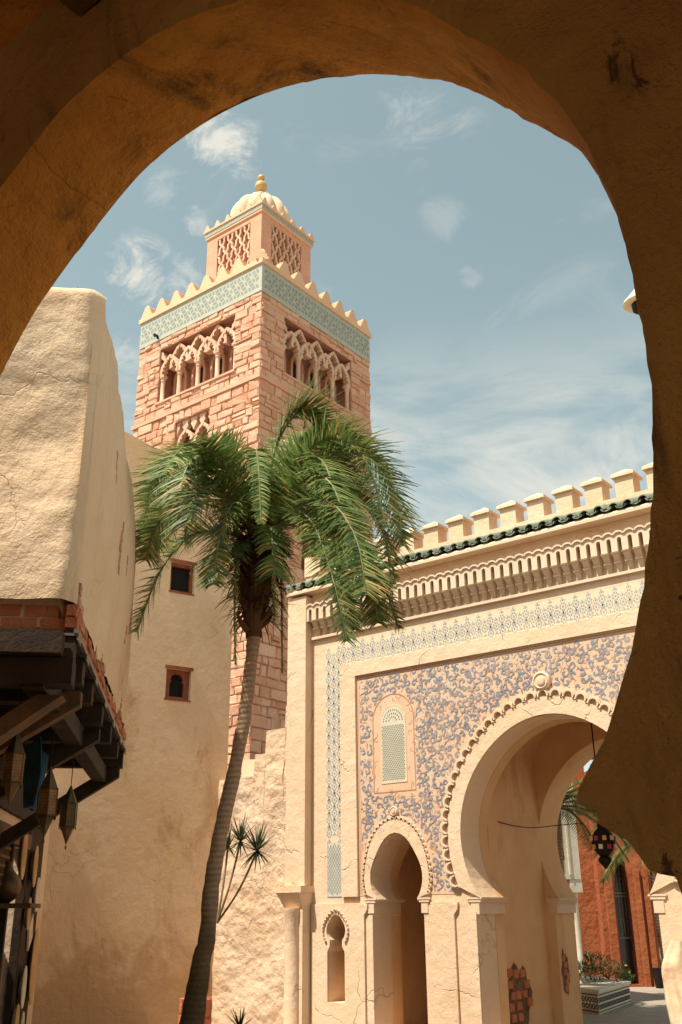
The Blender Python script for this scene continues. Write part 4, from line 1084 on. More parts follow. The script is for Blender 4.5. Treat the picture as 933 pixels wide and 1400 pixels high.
# ribs as bulging gores
for k in range(12):
    mb = MB(); vs = []; nu, nw = 8, 14; R = 1.0; c_a = 2 * pi * k / 12
    for j in range(nw + 1):
        ph = pi / 2 * j / nw; prof_r = R * cos(ph) ** .75 if j < nw else 0.02; zz = .36 + 1.18 * sin(ph)
        prof_r = max(prof_r, .02) * (.93 + .07 * sin(min(1, j / 4) * pi / 2))
        for i in range(nu + 1):
            a = (i / nu - .5) * 2 * pi / 12; bul = 1 + .0 + .17 * (cos((i / nu - .5) * pi) ** .7 if 0 < i < nu else 0) - .04
            vs.append(DF(prof_r * bul * cos(c_a + a), zz + .05 * (bul - 1) * sin(ph), prof_r * bul * sin(c_a + a)))
    mb.add(vs, [(j * (nu + 1) + i, j * (nu + 1) + i + 1, (j + 1) * (nu + 1) + i + 1, (j + 1) * (nu + 1) + i) for j in range(nw) for i in range(nu)])
    obj('dome_gore', mb, 'dome', mina, smooth=60)
def ball(r, n_=10): return [(r * sin(pi * i / n_) + .001, -r * cos(pi * i / n_)) for i in range(n_ + 1)]
for (zc, r) in ((1.74, .19), (2.18, .22), (2.56, .13)):
    mb = MB(); mb.lathe(Fr(DF(0, zc, 0), DF.u, DF.v, DF.w), ball(r), 20); obj('finial_ball', mb, 'gold' if zc > 1.7 else 'dome', mina, smooth=60)
mb = MB(); mb.tube([DF(0, 2.6, 0), DF(0, 3.45, 0)], .013, 6); obj('finial_rod', mb, 'metal', mina)

# ------------------------------------------------------------------ tan house with two windows (middle)
mdv = V((.31, .95, 0)).normalized(); mnv = V((.95, -.31, 0)).normalized()
MF = Fr((-12.237, 12.3, 0), mdv, (0, 0, 1), mnv)      # a = s (right/away), c = outward
house = thing('tan_house', MF(-2, 0, -1.5), 'tan plaster house with two small rust-red windows behind the palm', 'house')
def mtop(s): return 9.70 - .30 * (s + 2.1) if s > -2.1 else 9.70 + .12 * (-2.1 - s) * .3
w1 = [(-1.09, 6.90), (-.63, 6.90), (-.63, 7.44), (-1.09, 7.44)]
w2 = [(-1.06, 5.02), (-.60, 5.02), (-.60, 5.53), (-1.06, 5.53)]
mb = MB()
outl = [(-6.5, 0), (.16, 0), (.16, mtop(.16))] + [(s, mtop(s)) for s in (0, -.5, -1, -1.5, -2.1, -3)] + [(-6.5, mtop(-3))]
# gridded front for relief
cols = [-6.5 + i * .12 for i in range(45)] + [-1.09, -1.0, -.9, -.8, -.7, -.63, -.5, -.35, -.2, -.05, .06, .13, .16]
cols = sorted(set(round(c, 3) for c in cols if c < -1.12 or c >= -1.09)); cols = [c for c in cols]
# front made with holes then relief from the material; edges kept worn by a rounded corner strip
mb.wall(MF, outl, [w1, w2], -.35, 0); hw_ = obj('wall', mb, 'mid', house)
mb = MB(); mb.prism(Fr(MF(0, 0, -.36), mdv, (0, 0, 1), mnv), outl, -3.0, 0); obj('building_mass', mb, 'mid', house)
for (wr, arched) in ((w1, False), (w2, True)):
    x0, z0 = wr[0]; x1, z1 = wr[2]
    mb = MB()
    if arched:
        cx, hw2 = (x0 + x1) / 2, .13
        zt = z0 + .30
        inner = [(cx - hw2, z0 + .05), (cx + hw2, z0 + .05), (cx + hw2, zt - .02), (cx + hw2 - .03, zt), (cx + hw2 - .01, zt + .05)] + [(cx + .11 * cos(pi * i / 8), zt + .05 + .09 * sin(pi * i / 8)) for i in range(1, 8)] + [(cx - hw2 + .01, zt + .05), (cx - hw2 + .03, zt), (cx - hw2, zt - .02)]
    else: inner = rect(x0 + .05, x1 - .05, z0 + .04, z1 - .06)
    mb.wall(MF, rect(x0 + .003, x1 - .003, z0 + .003, z1 - .003), [inner], -.14, -.07); wfr = obj('window_frame', mb, 'redwood', house)
    mb = MB(); mb.box(MF, x0 + .02, x1 - .02, z0 + .02, z1 - .02, -.20, -.16); obj('window_opening', mb, 'dark', house)
    mb = MB(); mb.box(MF, x0 - .03, x1 + .03, z1 + .001, z1 + .05, -.05, .02); obj('lintel', mb, 'redwood', house)
    mb = MB(); mb.box(MF, x0 - .02, x1 + .01, z0 - .03, z0 - .001, -.08, .012); obj('sill', mb, 'redwood', house)
# ragged broken plaster strip at its near-right corner
mb = MB(); ptsb = []
for i in range(52):
    z = i * .045; ptsb.append((.165 + .05 * abs(nv((3, z, 1), 4)) + .035 * abs(nv((1, z, 1), 11)) + (.03 if z < 1.6 else 0), z))
mb.prism(MF, [(.05, 0)] + ptsb + [(.05, ptsb[-1][1])], -.30, .03); obj('broken_corner', mb, 'brick', house)
for (s, z, wd, ht) in ((-.35, .36, .34, .22), (-.12, .30, .22, .3), (-.40, .12, .3, .22), (-.10, .06, .25, .2)):
    jbrick(house, MF(s, z, -.004), mdv, wd, ht, .035, 'brick', 'exposed_stone')

# ------------------------------------------------------------------ left overhanging house
Bd = V((-.719, .695, 0)).normalized(); Bn = V((.695, .719, 0)).normalized()
BFm = Fr((-5.42, 4.02, 0), Bd, (0, 0, 1), Bn)        # a away along face B, c outward
AFm = Fr((-5.42, 4.02, 0), -Bn, (0, 0, 1), -Bd)      # a to the left along face A, c outward to the viewer
lh = thing('jettied_house', BFm(2, 0, -1), 'weathered tan plaster house jettied out over dark timber beams at the left', 'house')
ZB, ZT, BL, AL = 3.44, 6.14, 5.35, 3.2
def d1(x, y, z): return nv((x, y, z), .9) * .07 + nv((x, y, z), 3) * .022 + nv((x, y, z), 9) * .007 + nv((x, y, z), 24) * .003
def bface(u, v):
    s = BL * u; z = (ZB + .19 + .05 * nv((s * 3, 0, 0), 1) + .10 * max(0, nv((s * 2.2, 5, 0), 1))) * (1 - v) + (ZT + .04 * nv((s, 0, 5), 1.5) + .0 * s) * v
    cr = min(1, s / .10); d = -.06 * (1 - cr) ** 2 + d1(s, 11, z * .35) * cr
    tp = max(0, (v - .96) / .04); d -= .09 * tp * tp
    bul = .10 * sin(pi * min(1, u)) * sin(pi * v) * (1 if u < 1 else 0)
    return BFm(s, z - .0, d + bul)
def aface(u, v):
    s = AL * u; z = (ZB + .19 + .04 * nv((s * 3, 7, 0), 1)) * (1 - v) + (ZT + .03 * nv((s, 3, 5), 1.5)) * v
    cr = min(1, s / .10); d = -.06 * (1 - cr) ** 2 + d1(s, 31, z) * cr
    tp = max(0, (v - .97) / .03); d -= .06 * tp * tp
    return AFm(s, z, d)
mb = MB(); mb.grid(bface, 130, 90); obj('long_wall', mb, 'left', lh, smooth=60)
mb = MB(); mb.grid(aface, 70, 90); obj('end_wall', mb, 'left', lh, smooth=60)
mb = MB(); c0 = BFm(0, 0, 0)
mb.prism(Fr((0, 0, 0), (1, 0, 0), (0, 1, 0), (0, 0, 1)), [tuple(BFm(a, 0, c_)[:2]) for a, c_ in ((.07, -.12), (BL - .02, -.10), (BL - .02, -AL), (.07, -AL))], ZB + .02, ZT - .06); obj('building_mass', mb, 'left', lh)
mb = MB(); mb.grid(lambda u, v: BFm(.05 + (BL - .05) * u, ZT - .06 + .05 * sin(pi * v) + .02 * nv((u * 8, v * 4, 1), 1), -.10 - (AL - .1) * v), 20, 10); obj('roof', mb, 'left', lh, smooth=60)
mb = MB(); mb.grid(lambda u, v: BFm(BL + .02 * nv((u * 3, v * 3, 0), 1), ZB + .1 + (ZT - .07 - ZB - .1) * v, -.02 - (AL - .1) * u), 10, 20); obj('back_wall', mb, 'left', lh, smooth=60)
# exposed vertical brick scars in the long wall
for (s, z0, z1, wd) in ((1.15, 5.05, 5.42, .16), (1.9, 4.5, 5.05, .15), (2.6, 4.72, 4.95, .10), (3.2, 4.2, 4.5, .12)):
    k = int((z1 - z0) / .10)
    for i in range(k): jbrick(lh, BFm(s + rnd.uniform(-.02, .02), z0 + i * .10, .055 + d1(s, 11, (z0 + i * .1) * .35) + .10 * sin(pi * s / BL) * sin(pi * (z0 + i * .1 - 3.63) / 2.5) - .061), Bd, wd * (1 - .9 * abs(i / k - .5)) * rnd.uniform(.7, 1.1), .09, .010, 'brick2')
# brick courses under the plaster
for row, z in enumerate((ZB + .045, ZB + .135)):
    q = -.01 - row * .12
    s = 0.0
    while s < BL:
        ln = .235; a0, a1 = max(0.005, q), min(BL, q + ln)
        if a1 - a0 > .04: jbrick(lh, BFm((a0 + a1) / 2, z, -.06), Bd, a1 - a0 - .012, .078, .068)
        q += ln + .008; s = q
    q = -.0 - row * .14
    while q < 1.6:
        a0, a1 = max(.005, q), q + .24
        if a1 - a0 > .04: jbrick(lh, AFm((a0 + a1) / 2, z, -.06), AFm.u, a1 - a0 - .014, .078, .085)
        q += .25
for i in range(26):      # ragged brick showing above the courses
    s = .15 + i * .2
    hgt = max(0, nv((s * 2.2, 5, 0), 1)) * .5 + (.16 if 1.2 < s < 1.9 or 3.3 < s < 4.0 else 0) * rnd.uniform(.3, 1)
    for r in range(int(hgt / .085)): jbrick(lh, BFm(s + rnd.uniform(-.03, .03), ZB + .225 + r * .085, -.022 + d1(s, 11, 1.3)), Bd, rnd.uniform(.09, .17), .075, .03, 'brick2')
# timber: boards, cross beams, braces, metal caps
mb = MB()
for i in range(14):
    mb = MB(); mb.box(BFm, .02 + i * .385, .02 + (i + 1) * .385 - .012, ZB - .045, ZB - .003, -1.9, -.015); obj('soffit_board', mb, 'wood', lh)
S_OFF = -1.30
beams = [.02, .62, 1.35, 2.3, 3.3, 4.3, 5.1]
for i, s in enumerate(beams):
    mb = MB(); mb.box(BFm, s, s + .16, ZB - .235, ZB - .048, -1.9, .01); obj('cross_beam', mb, 'wood', lh)
    mb = MB(); mb.box(BFm, s - .012, s + .172, ZB - .046, ZB - .028, -.10, .035); mb.box(BFm, s - .012, s + .172, ZB - .075, ZB - .046, .025, .035); obj('metal_cap', mb, 'metal', lh)
for i, (s, z_) in enumerate(((.9, 0), (2.5, 0), (5.12, 0))):
    mb = MB()
    p0 = BFm(s + .0, 0, 0)
    fr2 = Fr(BFm(s, 0, 0), Bn, (0, 0, 1), Bd)
    mb.prism(fr2, [(S_OFF, 2.45), (S_OFF, 2.28), (-.02, 3.10), (-.02, 3.20), (-.12, 3.205)], 0, .13); obj('brace', mb, 'wood2' if i < 1 else 'wood', lh)
mb = MB(); mb.box(BFm, .0, BL, ZB - .40, ZB - .237, -.30, -.16); obj('long_beam', mb, 'wood', lh)
mb = MB(); mb.box(BFm, .0, BL, ZB - .03, ZB - .0, .003, .03); obj('drip_edge', mb, 'metal', lh)
# big near beams seen from below
mb = MB(); mb.box(AFm, .05, 2.6, ZB - .20, ZB - .05, -.0, .14); obj('end_beam', mb, 'wood', lh)
mb = MB(); mb.box(AFm, -.02, 2.6, ZB - .38, ZB - .21, -.16, .04); obj('end_beam', mb, 'wood', lh)
fr2 = Fr(AFm(0, 0, .0), AFm.u, (0, 0, 1), AFm.w)
mb = MB(); mb.prism(fr2, [(.22, 3.02), (.05, 3.02), (1.0, 2.30), (1.2, 2.30)], -.36, -.14); obj('brace', mb, 'wood2', lh)
# ground floor wall under the jetty
SF = Fr(BFm(0, 0, S_OFF), Bd, (0, 0, 1), Bn)
smax = (V((-13.1, 9.64, 0)) - SF.o).dot(Bd)
mb = MB(); mb.wall(SF, [(-.5, 0), (smax + .05, 0), (smax + .05, ZB - .04), (-.5, ZB - .04)], [rect(smax - 5.8, smax - 2.05, .02, 2.45)], -.2, 0); obj('ground_floor_wall', mb, 'left', lh)
mb = MB(); mb.box(SF, -.5, smax + .05, 0, ZB - .05, -1.4, -1.2); obj('shop_interior', mb, 'dark', lh)
for k, s in enumerate((smax - 5.8, smax - 4.4, smax - 3.2, smax - 2.12)):
    mb = MB(); mb.box(SF, s, s + .1, 0.02, 2.44, -.06, .03); obj('door_post', mb, 'wood', lh)
mb = MB(); mb.box(SF, smax - 5.8, smax - 2.05, 2.44, 2.62, -.01, .06); obj('door_lintel', mb, 'wood2', lh)
mb = MB()
for k in range(11): mb.box(SF, smax - 4.3 + k * .10, smax - 4.3 + k * .10 + .03, 1.95, 2.43, -.04, .0)
for k in range(5): mb.box(SF, smax - 4.35, smax - 3.2, 1.97 + k * .1, 2.0 + k * .1, -.035, .005)
obj('door_grille', mb, 'wood2', lh)
mb = MB(); mb.box(SF, smax - 2.0, smax - .75, .02, 2.75, .002, .035); obj('display_board', mb, 'wood', lh)
mb = MB(); mb.box(SF, -.5, smax - .9, 2.76, ZB - .06, .003, .06); obj('shade_board', mb, 'wood', lh)  # dark boards added so the wall under the jetty looks deep in shade
# antenna
mb = MB(); mb.tube([AFm(.28, ZT - .08, -.4), AFm(.28, ZT + .28, -.4)], .006, 6)
tag(obj('aerial', mb, 'metal', None, at=AFm(.28, ZT - .08, -.4)), 'thin metal aerial standing on the roof edge at the far left', 'aerial')

# plates on the shop wall
plates = [((-11.07, 7.67, 2.35), .17, .30, 'plate', 'tall narrow brown dish highest on the shop wall, left'), ((-11.80, 8.38, 2.25), .16, .26, 'plate', 'ochre oval dish hanging right of the highest dish'),
          ((-12.11, 8.68, 1.91), .16, .22, 'plate2', 'pale rimmed plate below the ochre oval dish'), ((-11.69, 8.28, 1.67), .12, .20, 'plate', 'small ochre dish left of and below the pale rimmed plate'),
          ((-12.34, 8.91, 1.02), .24, .47, 'plate', 'largest brown tray with patterned rim low on the shop wall'), ((-11.84, 8.42, .81), .15, .25, 'plate2', 'pale dish at the lower left of the largest tray'),
          ((-11.62, 8.21, .42), .13, .22, 'plate', 'brown dish at the bottom edge of the shop wall, left one'), ((-11.98, 8.55, .34), .12, .18, 'plate2', 'small pale dish at the bottom edge of the shop wall, right one')]
for (p, rx, rz, mt_, lab) in plates:
    s = (V(p) - SF.o).dot(Bd)
    mb = MB(); vs = []
    base = .055
    prf = [(.02, .012), (.62, .012), (.72, .03), (.98, .055), (1.0, .05), (1.0, .042), (.70, .0), (.0, .0)]
    for (r, c_) in prf:
        for j in range(24):
            a = 2 * pi * j / 24; vs.append(SF(s + rx * max(r, .01) * cos(a), p[2] + rz * max(r, .01) * sin(a), base + c_))
    mb.add(vs, [(i * 24 + j, i * 24 + (j + 1) % 24, (i + 1) * 24 + (j + 1) % 24, (i + 1) * 24 + j) for i in range(len(prf) - 1) for j in range(24)])
    tag(obj('hanging_plate', mb, mt_, None, smooth=40, at=SF(s, p[2], .05)), lab, 'plate', 'plates hung on the shop wall')
# small tilted tile among plates
mb = MB(); s = (V((-12.02, 8.6, 1.4)) - SF.o).dot(Bd); mb.prism(SF, [(s, 1.22), (s + .26, 1.38), (s + .14, 1.68), (s - .1, 1.50)], .05, .075)
tag(obj('hanging_tile', mb, 'plate2', None, at=SF(s, 1.4, .05)), 'small pale square tile hung at a tilt above the largest tray', 'tile')
# jug
mb = MB(); jp = V((-10.62, 7.28, 1.78)); mb.lathe(Fr(jp, (1, 0, 0), (0, 0, 1), (0, -1, 0)), [(.05, 0), (.13, .06), (.17, .17), (.15, .27), (.07, .36), (.045, .42), (.06, .46)], 20)
tag(obj('metal_jug', mb, 'brass', None, smooth=40, at=jp), 'round dark brass jug on a shelf at the far left edge', 'jug')
mb = MB(); mb.box(SF, (jp - SF.o).dot(Bd) - .5, (jp - SF.o).dot(Bd) + .3, 1.73, 1.778, -.3, .40)
tag(obj('wall_shelf', mb, 'wood2', None, at=SF((jp - SF.o).dot(Bd), 1.73, 0)), 'dark wooden shelf under the brass jug at the far left', 'shelf')
# blue cloth
mb = MB()
ca, cb = V((-7.05, 4.95, 3.02)), V((-7.75, 5.55, 3.05))
mb.grid(lambda u, v: tuple(ca.lerp(cb, u) + V((0, 0, -.55 * v * (1 - .35 * u) - .10 * sin(pi * u))) + V((.05 * sin(u * 19 + v * 3), .05 * cos(u * 17), 0))), 40, 14)
tag(obj('blue_cloth', mb, 'cloth', None, smooth=60, at=tuple(ca)), 'dark blue cloth draped from the timbers behind the hanging lanterns', 'cloth')

# hanging lanterns
def lantern(loc, s, lab, rot, body='copper'):
    t_ = thing('hanging_lantern', loc, lab, 'lantern', 'metal lanterns hung under the timber jetty')
    z0 = V(loc)
    def hexp(r, z): return [z0 + V((r * cos(rot + pi / 3 * k), r * sin(rot + pi / 3 * k), z)) for k in range(6)]
    mb = MB(); a, b_ = hexp(.095 * s, .0), hexp(.095 * s, .25 * s)
    for k in range(6):
        mb.add([a[k], a[(k + 1) % 6], b_[(k + 1) % 6], b_[k]], [(0, 1, 2, 3)])
    obj('pierced_panel', mb, body, t_)
    mb = MB()
    for k in range(6): mb.tube([a[k], b_[k]], .007 * s, 5)
    mb.tube(a + [a[0]], .008 * s, 5); mb.tube(b_ + [b_[0]], .008 * s, 5)
    for k in range(6): mb.lathe(Fr(a[k] - V((0, 0, .035 * s)), (1, 0, 0), (0, 0, 1), None), [(.002, 0), (.008 * s, .015 * s), (.004 * s, .035 * s)], 6)
    obj('frame', mb, 'brass', t_)
    mb = MB(); top = z0 + V((0, 0, .47 * s)); mb.add([*b_, top], [(k, (k + 1) % 6, 6) for k in range(6)]); obj('roof', mb, 'brass', t_)
    mb = MB(); bot = z0 + V((0, 0, -.20 * s)); c_ = hexp(.085 * s, -.002); mb.add([*c_, bot], [(k, (k + 1) % 6, 6) for k in range(6)]); mb.lathe(Fr(bot - V((0, 0, .05 * s)), (1, 0, 0), (0, 0, 1), None), [(.001, 0), (.012 * s, .02 * s), (.004 * s, .05 * s)], 8); obj('lower_cone', mb, 'brass', t_)
    mb = MB()
    for k in range(6):          # pierced pattern as small raised studs
        p, q = a[k], a[(k + 1) % 6]; out = ((p + q) / 2 - z0).normalized()
        for i in range(4):
            for j in range(9):
                c_ = p.lerp(q, (i + .5 + (j % 2) * .3) / 4.6) + V((0, 0, .25 * s * (j + .5) / 9)) + out * .002; tt = (q - p).normalized()
                mb.add([c_ + tt * .007 * s, c_ + V((0, 0, .009 * s)), c_ - tt * .007 * s, c_ - V((0, 0, .009 * s))], [(0, 1, 2, 3)])
    obj('pierced_holes', mb, 'brass', t_, kind='stuff', smooth='leaf')
    mb = MB(); mb.tube([top, V((top.x, top.y, max(3.2, top.z + .1)))], .004, 5); obj('chain', mb, 'iron', t_)
lantern((-6.27, 4.25, 2.52), .80, 'copper hanging lantern nearest the left edge, partly cut by the frame', .35)
lantern((-6.73, 4.90, 2.36), .82, 'brown pierced metal lantern in the middle of the hanging three', .5)
lantern((-7.40, 5.62, 2.36), .76, 'dark pierced lantern hanging furthest right under the jetty', .2, 'brass')

# ------------------------------------------------------------------ palm tree
def pxp(px, py, D):
    d = F * 1360 + R_ * (px - 466.5) - U_ * (py - 700); return cams + d * (D / d.dot(fh))
PD = 10.9
root_p = pxp(262, 1400, PD); basep = V((root_p.x - .12, root_p.y, 0))
palm = thing('palm_tree', basep, 'large palm with leaning trunk and drooping fronds in front of the minaret', 'palm tree')
tp = [V((basep.x, basep.y, 0)), pxp(262, 1400, PD), pxp(277, 1310, PD), pxp(283, 1285, PD), pxp(291, 1200, PD), pxp(304, 1130, PD), pxp(319, 1060, PD), pxp(331, 1000, PD), pxp(339, 945, PD), pxp(344, 900, PD), pxp(347, 868, PD), pxp(350, 835, PD)]
rad = [.145, .122, .088, .080, .080, .076, .073, .072, .070, .070, .074, .085]
def catmull(pts, k=8):
    out = []
    for i in range(len(pts) - 1):
        p0 = pts[max(i - 1, 0)]; p1 = pts[i]; p2 = pts[i + 1]; p3 = pts[min(i + 2, len(pts) - 1)]
        for j in range(k):
            t_ = j / k; out.append(.5 * ((2 * p1) + (-p0 + p2) * t_ + (2 * p0 - 5 * p1 + 4 * p2 - p3) * t_ * t_ + (-p0 + 3 * p1 - 3 * p2 + p3) * t_ ** 3))
    out.append(pts[-1]); return out
cp = catmull(tp, 12); cr = [rad[min(len(rad) - 1, i // 12)] * (1 - (i % 12) / 12) + rad[min(len(rad) - 1, i // 12 + 1)] * (i % 12) / 12 for i in range(len(cp))]
cr = [r * (1 + .035 * (i % 3 == 0) + .03 * nv((0, 0, i * .7), 1)) for i, r in enumerate(cr)]
for i, p in enumerate(cp):
    pj = proj(p)
    if 1272 < pj[1] < 1292: cr[i] *= 1.07
mb = MB(); mb.tube(cp, cr, 16)
mb.v = [tuple(V(v) * 1.0 + V((nv(v, 6), nv(v, 6.3), 0)) * .012) for v in mb.v]
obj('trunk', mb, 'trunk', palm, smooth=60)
ctr = pxp(352, 745, PD)
# husk: old leaf bases and hanging fibre
r2 = random.Random(11)
mb = MB()
hpts = [pxp(347, 872, PD), pxp(347, 845, PD), pxp(349, 815, PD), pxp(350, 785, PD), pxp(352, 750, PD), pxp(354, 720, PD)]
mb.tube(catmull(hpts, 4), [.09, .09, .095, .11, .12, .13, .14, .16, .17, .18, .19, .19, .19, .18, .17, .16, .15, .14, .13, .12, .10][:21], 14); obj('crown_base', mb, 'husk', palm)
def strip3(mb, p, d, up, ln, wd, droop, n_=3):
    p = V(p); d = V(d).normalized(); vs = []
    side = d.cross(up); side = side.normalized() if side.length > 1e-4 else V((1, 0, 0))
    for i in range(n_ + 1):
        t_ = i / n_; w_ = wd * (1 - t_ * .85)
        vs += [p + side * w_, p - side * w_]
        p = p + d * (ln / n_); d = (d + V((0, 0, -droop))).normalized()
    mb.add(vs, [(2 * i, 2 * i + 1, 2 * i + 3, 2 * i + 2) for i in range(n_)])
mb = MB(); mb2 = MB()
for k in range(700):
    z = r2.uniform(0, 1) ** .8; c_ = hpts[1].lerp(hpts[5], z); a = r2.uniform(0, 2 * pi); o_ = V((cos(a), sin(a), 0)); rr = .10 + .12 * min(1, z * 1.6)
    up_ = r2.uniform(-.9, .8)
    tgt = mb if r2.random() < .75 else mb2
    strip3(tgt, c_ + o_ * rr * .8, o_ + V((0, 0, up_)), V((0, 0, 1)) if abs(up_) < 2 else o_, r2.uniform(.12, .46), r2.uniform(.008, .028), r2.uniform(.1, .9))
obj('husk_fibre', mb, 'husk', palm, smooth='leaf', kind='stuff'); obj('dry_fibre', mb2, 'husk2', palm, smooth='leaf', kind='stuff')
for k in range(16):      # stubs of cut leaf bases
    a = r2.uniform(0, 2 * pi); z = r2.uniform(.0, .75); c_ = hpts[0].lerp(hpts[4], z); o_ = V((cos(a), sin(a), 0)); mb = MB()
    p = c_ + o_ * .09; mb.tube([p, p + o_ * .09 + V((0, 0, .07)), p + o_ * .16 + V((0, 0, .18))], [.04, .032, .012], 6); obj('leaf_stub', mb, 'husk', palm)
def frond(pts, L0=.46, n_=110, dry=False, hang=.35, wid=.0135, spread=1.0, name='frond'):
    """pts: control points of the midrib from the crown to the tip"""
    cv = catmull([V(p) for p in pts], 10); m_ = len(cv)
    rib = MB(); rib.tube(cv[::2] if m_ % 2 else cv, [.014 * (1 - i / m_) + .003 for i in range(len(cv[::2] if m_ % 2 else cv))], 5)
    lf = MB()
    for i in range(n_):
        t_ = .10 + .90 * i / (n_ - 1); f_ = t_ * (m_ - 1); k = min(int(f_), m_ - 2); p = cv[k].lerp(cv[k + 1], f_ - k); d = (cv[k + 1] - cv[k]).normalized()
        sd = d.cross(V((0, 0, 1)))
        if sd.length < .15: sd = d.cross(R0) if d.z < 0 else d.cross(fh)
        if sd.length < .1: sd = V((1, 0, 0))
        sd.normalize(); up = sd.cross(d).normalized()
        ln = L0 * (.62 + .45 * sin(pi * min(1, (t_ * .80 + .16)))) * (1 if t_ < .9 else 1 - (t_ - .9) * 5)
        for s in (1, -1):
            dr = (sd * s * spread + d * r2.uniform(.45, .75) + up * r2.uniform(-.15, .45)).normalized()
            strip3(lf, p, dr, up, ln * r2.uniform(.85, 1.1), wid * r2.uniform(.8, 1.15), hang * r2.uniform(.4, 1.4) * .42, 4)
    rb = obj(name, lf, 'palmdry' if dry else 'palm', palm, smooth='leaf')
    obj('midrib', rib, 'stem', rb)
FR = [  # each: list of (px, py, depth offset), leaflet length, dry
    ([(356, 735, 0), (366, 650, .1), (392, 582, .2), (424, 560, .3), (448, 600, .4)], .58, 0, .05),
    ([(358, 735, 0), (400, 640, -.3), (452, 600, -.6), (500, 630, -.9), (528, 720, -1.1)], .50, 0, .25),
    ([(360, 735, 0), (420, 630, .5), (480, 606, .9), (528, 650, 1.3), (548, 740, 1.6)], .50, 0, .25),
    ([(362, 738, 0), (420, 660, .1), (470, 650, .2), (515, 700, .2), (540, 790, .2)], .46, 0, .25),
    ([(360, 735, 0), (400, 670, -.8), (440, 652, -1.3), (465, 690, -1.6), (470, 770, -1.8)], .46, 0, .35),
    ([(362, 738, 0), (395, 705, -.9), (425, 712, -1.4), (452, 780, -1.8), (474, 875, -2.0)], .36, 0, .25),
    ([(364, 738, 0), (420, 690, .5), (475, 715, 1.0), (520, 790, 1.3), (545, 858, 1.4)], .38, 0, .25),
    ([(350, 735, 0), (322, 655, -.4), (285, 620, -.8), (256, 640, -1.0), (246, 680, -1.1)], .46, 0, .3),
    ([(348, 735, 0), (300, 650, .4), (250, 628, .9), (212, 655, 1.2), (196, 712, 1.3)], .46, 0, .25),
    ([(346, 738, 0), (300, 695, .2), (252, 690, .5), (215, 720, .8), (200, 765, 1.0)], .42, 0, .25),
    ([(346, 742, 0), (305, 728, -.2), (262, 733, -.3), (220, 780, -.4), (188, 862, -.4)], .42, 0, .20),
    ([(346, 740, 0), (332, 690, -.9), (315, 695, -1.2), (300, 740, -1.3), (292, 798, -1.4)], .34, 0, .3),
    ([(346, 745, 0), (328, 745, -.4), (321, 800, -.5), (322, 908, -.6)], .22, 0, .3),
    ([(358, 745, 0), (370, 720, -.8), (374, 770, -1.0), (375, 852, -1.1)], .24, 0, .3),
    ([(360, 745, 0), (380, 740, .4), (385, 810, .5), (386, 920, .5)], .20, 1, .3),
    ([(354, 735, 0), (352, 660, -.6), (350, 615, -1.0), (354, 645, -1.4), (357, 715, -1.6)], .15, 0, .3),
    ([(356, 735, 0), (385, 640, .8), (430, 590, 1.4), (470, 590, 1.8), (500, 625, 2.1)], .46, 0, .2),
    ([(356, 738, 0), (380, 690, -.2), (400, 672, -.5), (425, 700, -.6), (435, 760, -.7)], .40, 0, .35),
    ([(360, 738, 0), (430, 680, -.2), (490, 680, -.3), (525, 730, -.4), (535, 800, -.5)], .44, 0, .3),
    ([(356, 738, 0), (392, 650, -.5), (430, 625, -.9), (452, 655, -1.3), (458, 730, -1.5)], .42, 0, .35),
    ([(348, 738, 0), (318, 690, -.7), (285, 665, -1.1), (262, 690, -1.4), (252, 740, -1.5)], .38, 0, .3),
    ([(348, 738, 0), (325, 640, -.1), (300, 610, -.3), (285, 625, -.6), (280, 670, -.8)], .40, 0, .3),
]
FR += [
    ([(356, 735, 0), (392, 628, .9), (425, 590, 1.6), (462, 625, 2.2), (480, 690, 2.6)], .48, 0, .25),
    ([(358, 735, 0), (410, 690, -1.0), (455, 690, -1.7), (488, 740, -2.0), (500, 810, -2.2)], .42, 0, .25),
    ([(360, 735, 0), (430, 640, -.1), (492, 615, -.2), (536, 665, -.3), (552, 745, -.4)], .46, 0, .25),
    ([(350, 735, 0), (310, 640, -.9), (278, 612, -1.4), (250, 612, -1.8), (222, 650, -2.1)], .42, 0, .25),
    ([(348, 736, 0), (300, 670, .8), (260, 650, 1.4), (225, 690, 2.0), (212, 745, 2.3)], .42, 0, .25),
    ([(356, 735, 0), (380, 600, .1), (410, 560, .2), (450, 590, .2), (470, 660, .3)], .46, 0, .2),
    ([(360, 740, 0), (400, 710, .9), (440, 730, 1.5), (470, 790, 2.0), (485, 860, 2.3)], .34, 0, .3),
    ([(362, 740, 0), (425, 705, .9), (480, 745, 1.4), (508, 800, 1.9), (516, 850, 2.2)], .38, 0, .3),
]
for (cpx, L0, dry, hang) in FR:
    frond([pxp(x, y, PD + dz * (.45 if dz > 0 else .8)) for x, y, dz in cpx], L0 * 1.06, 124, bool(dry), hang)

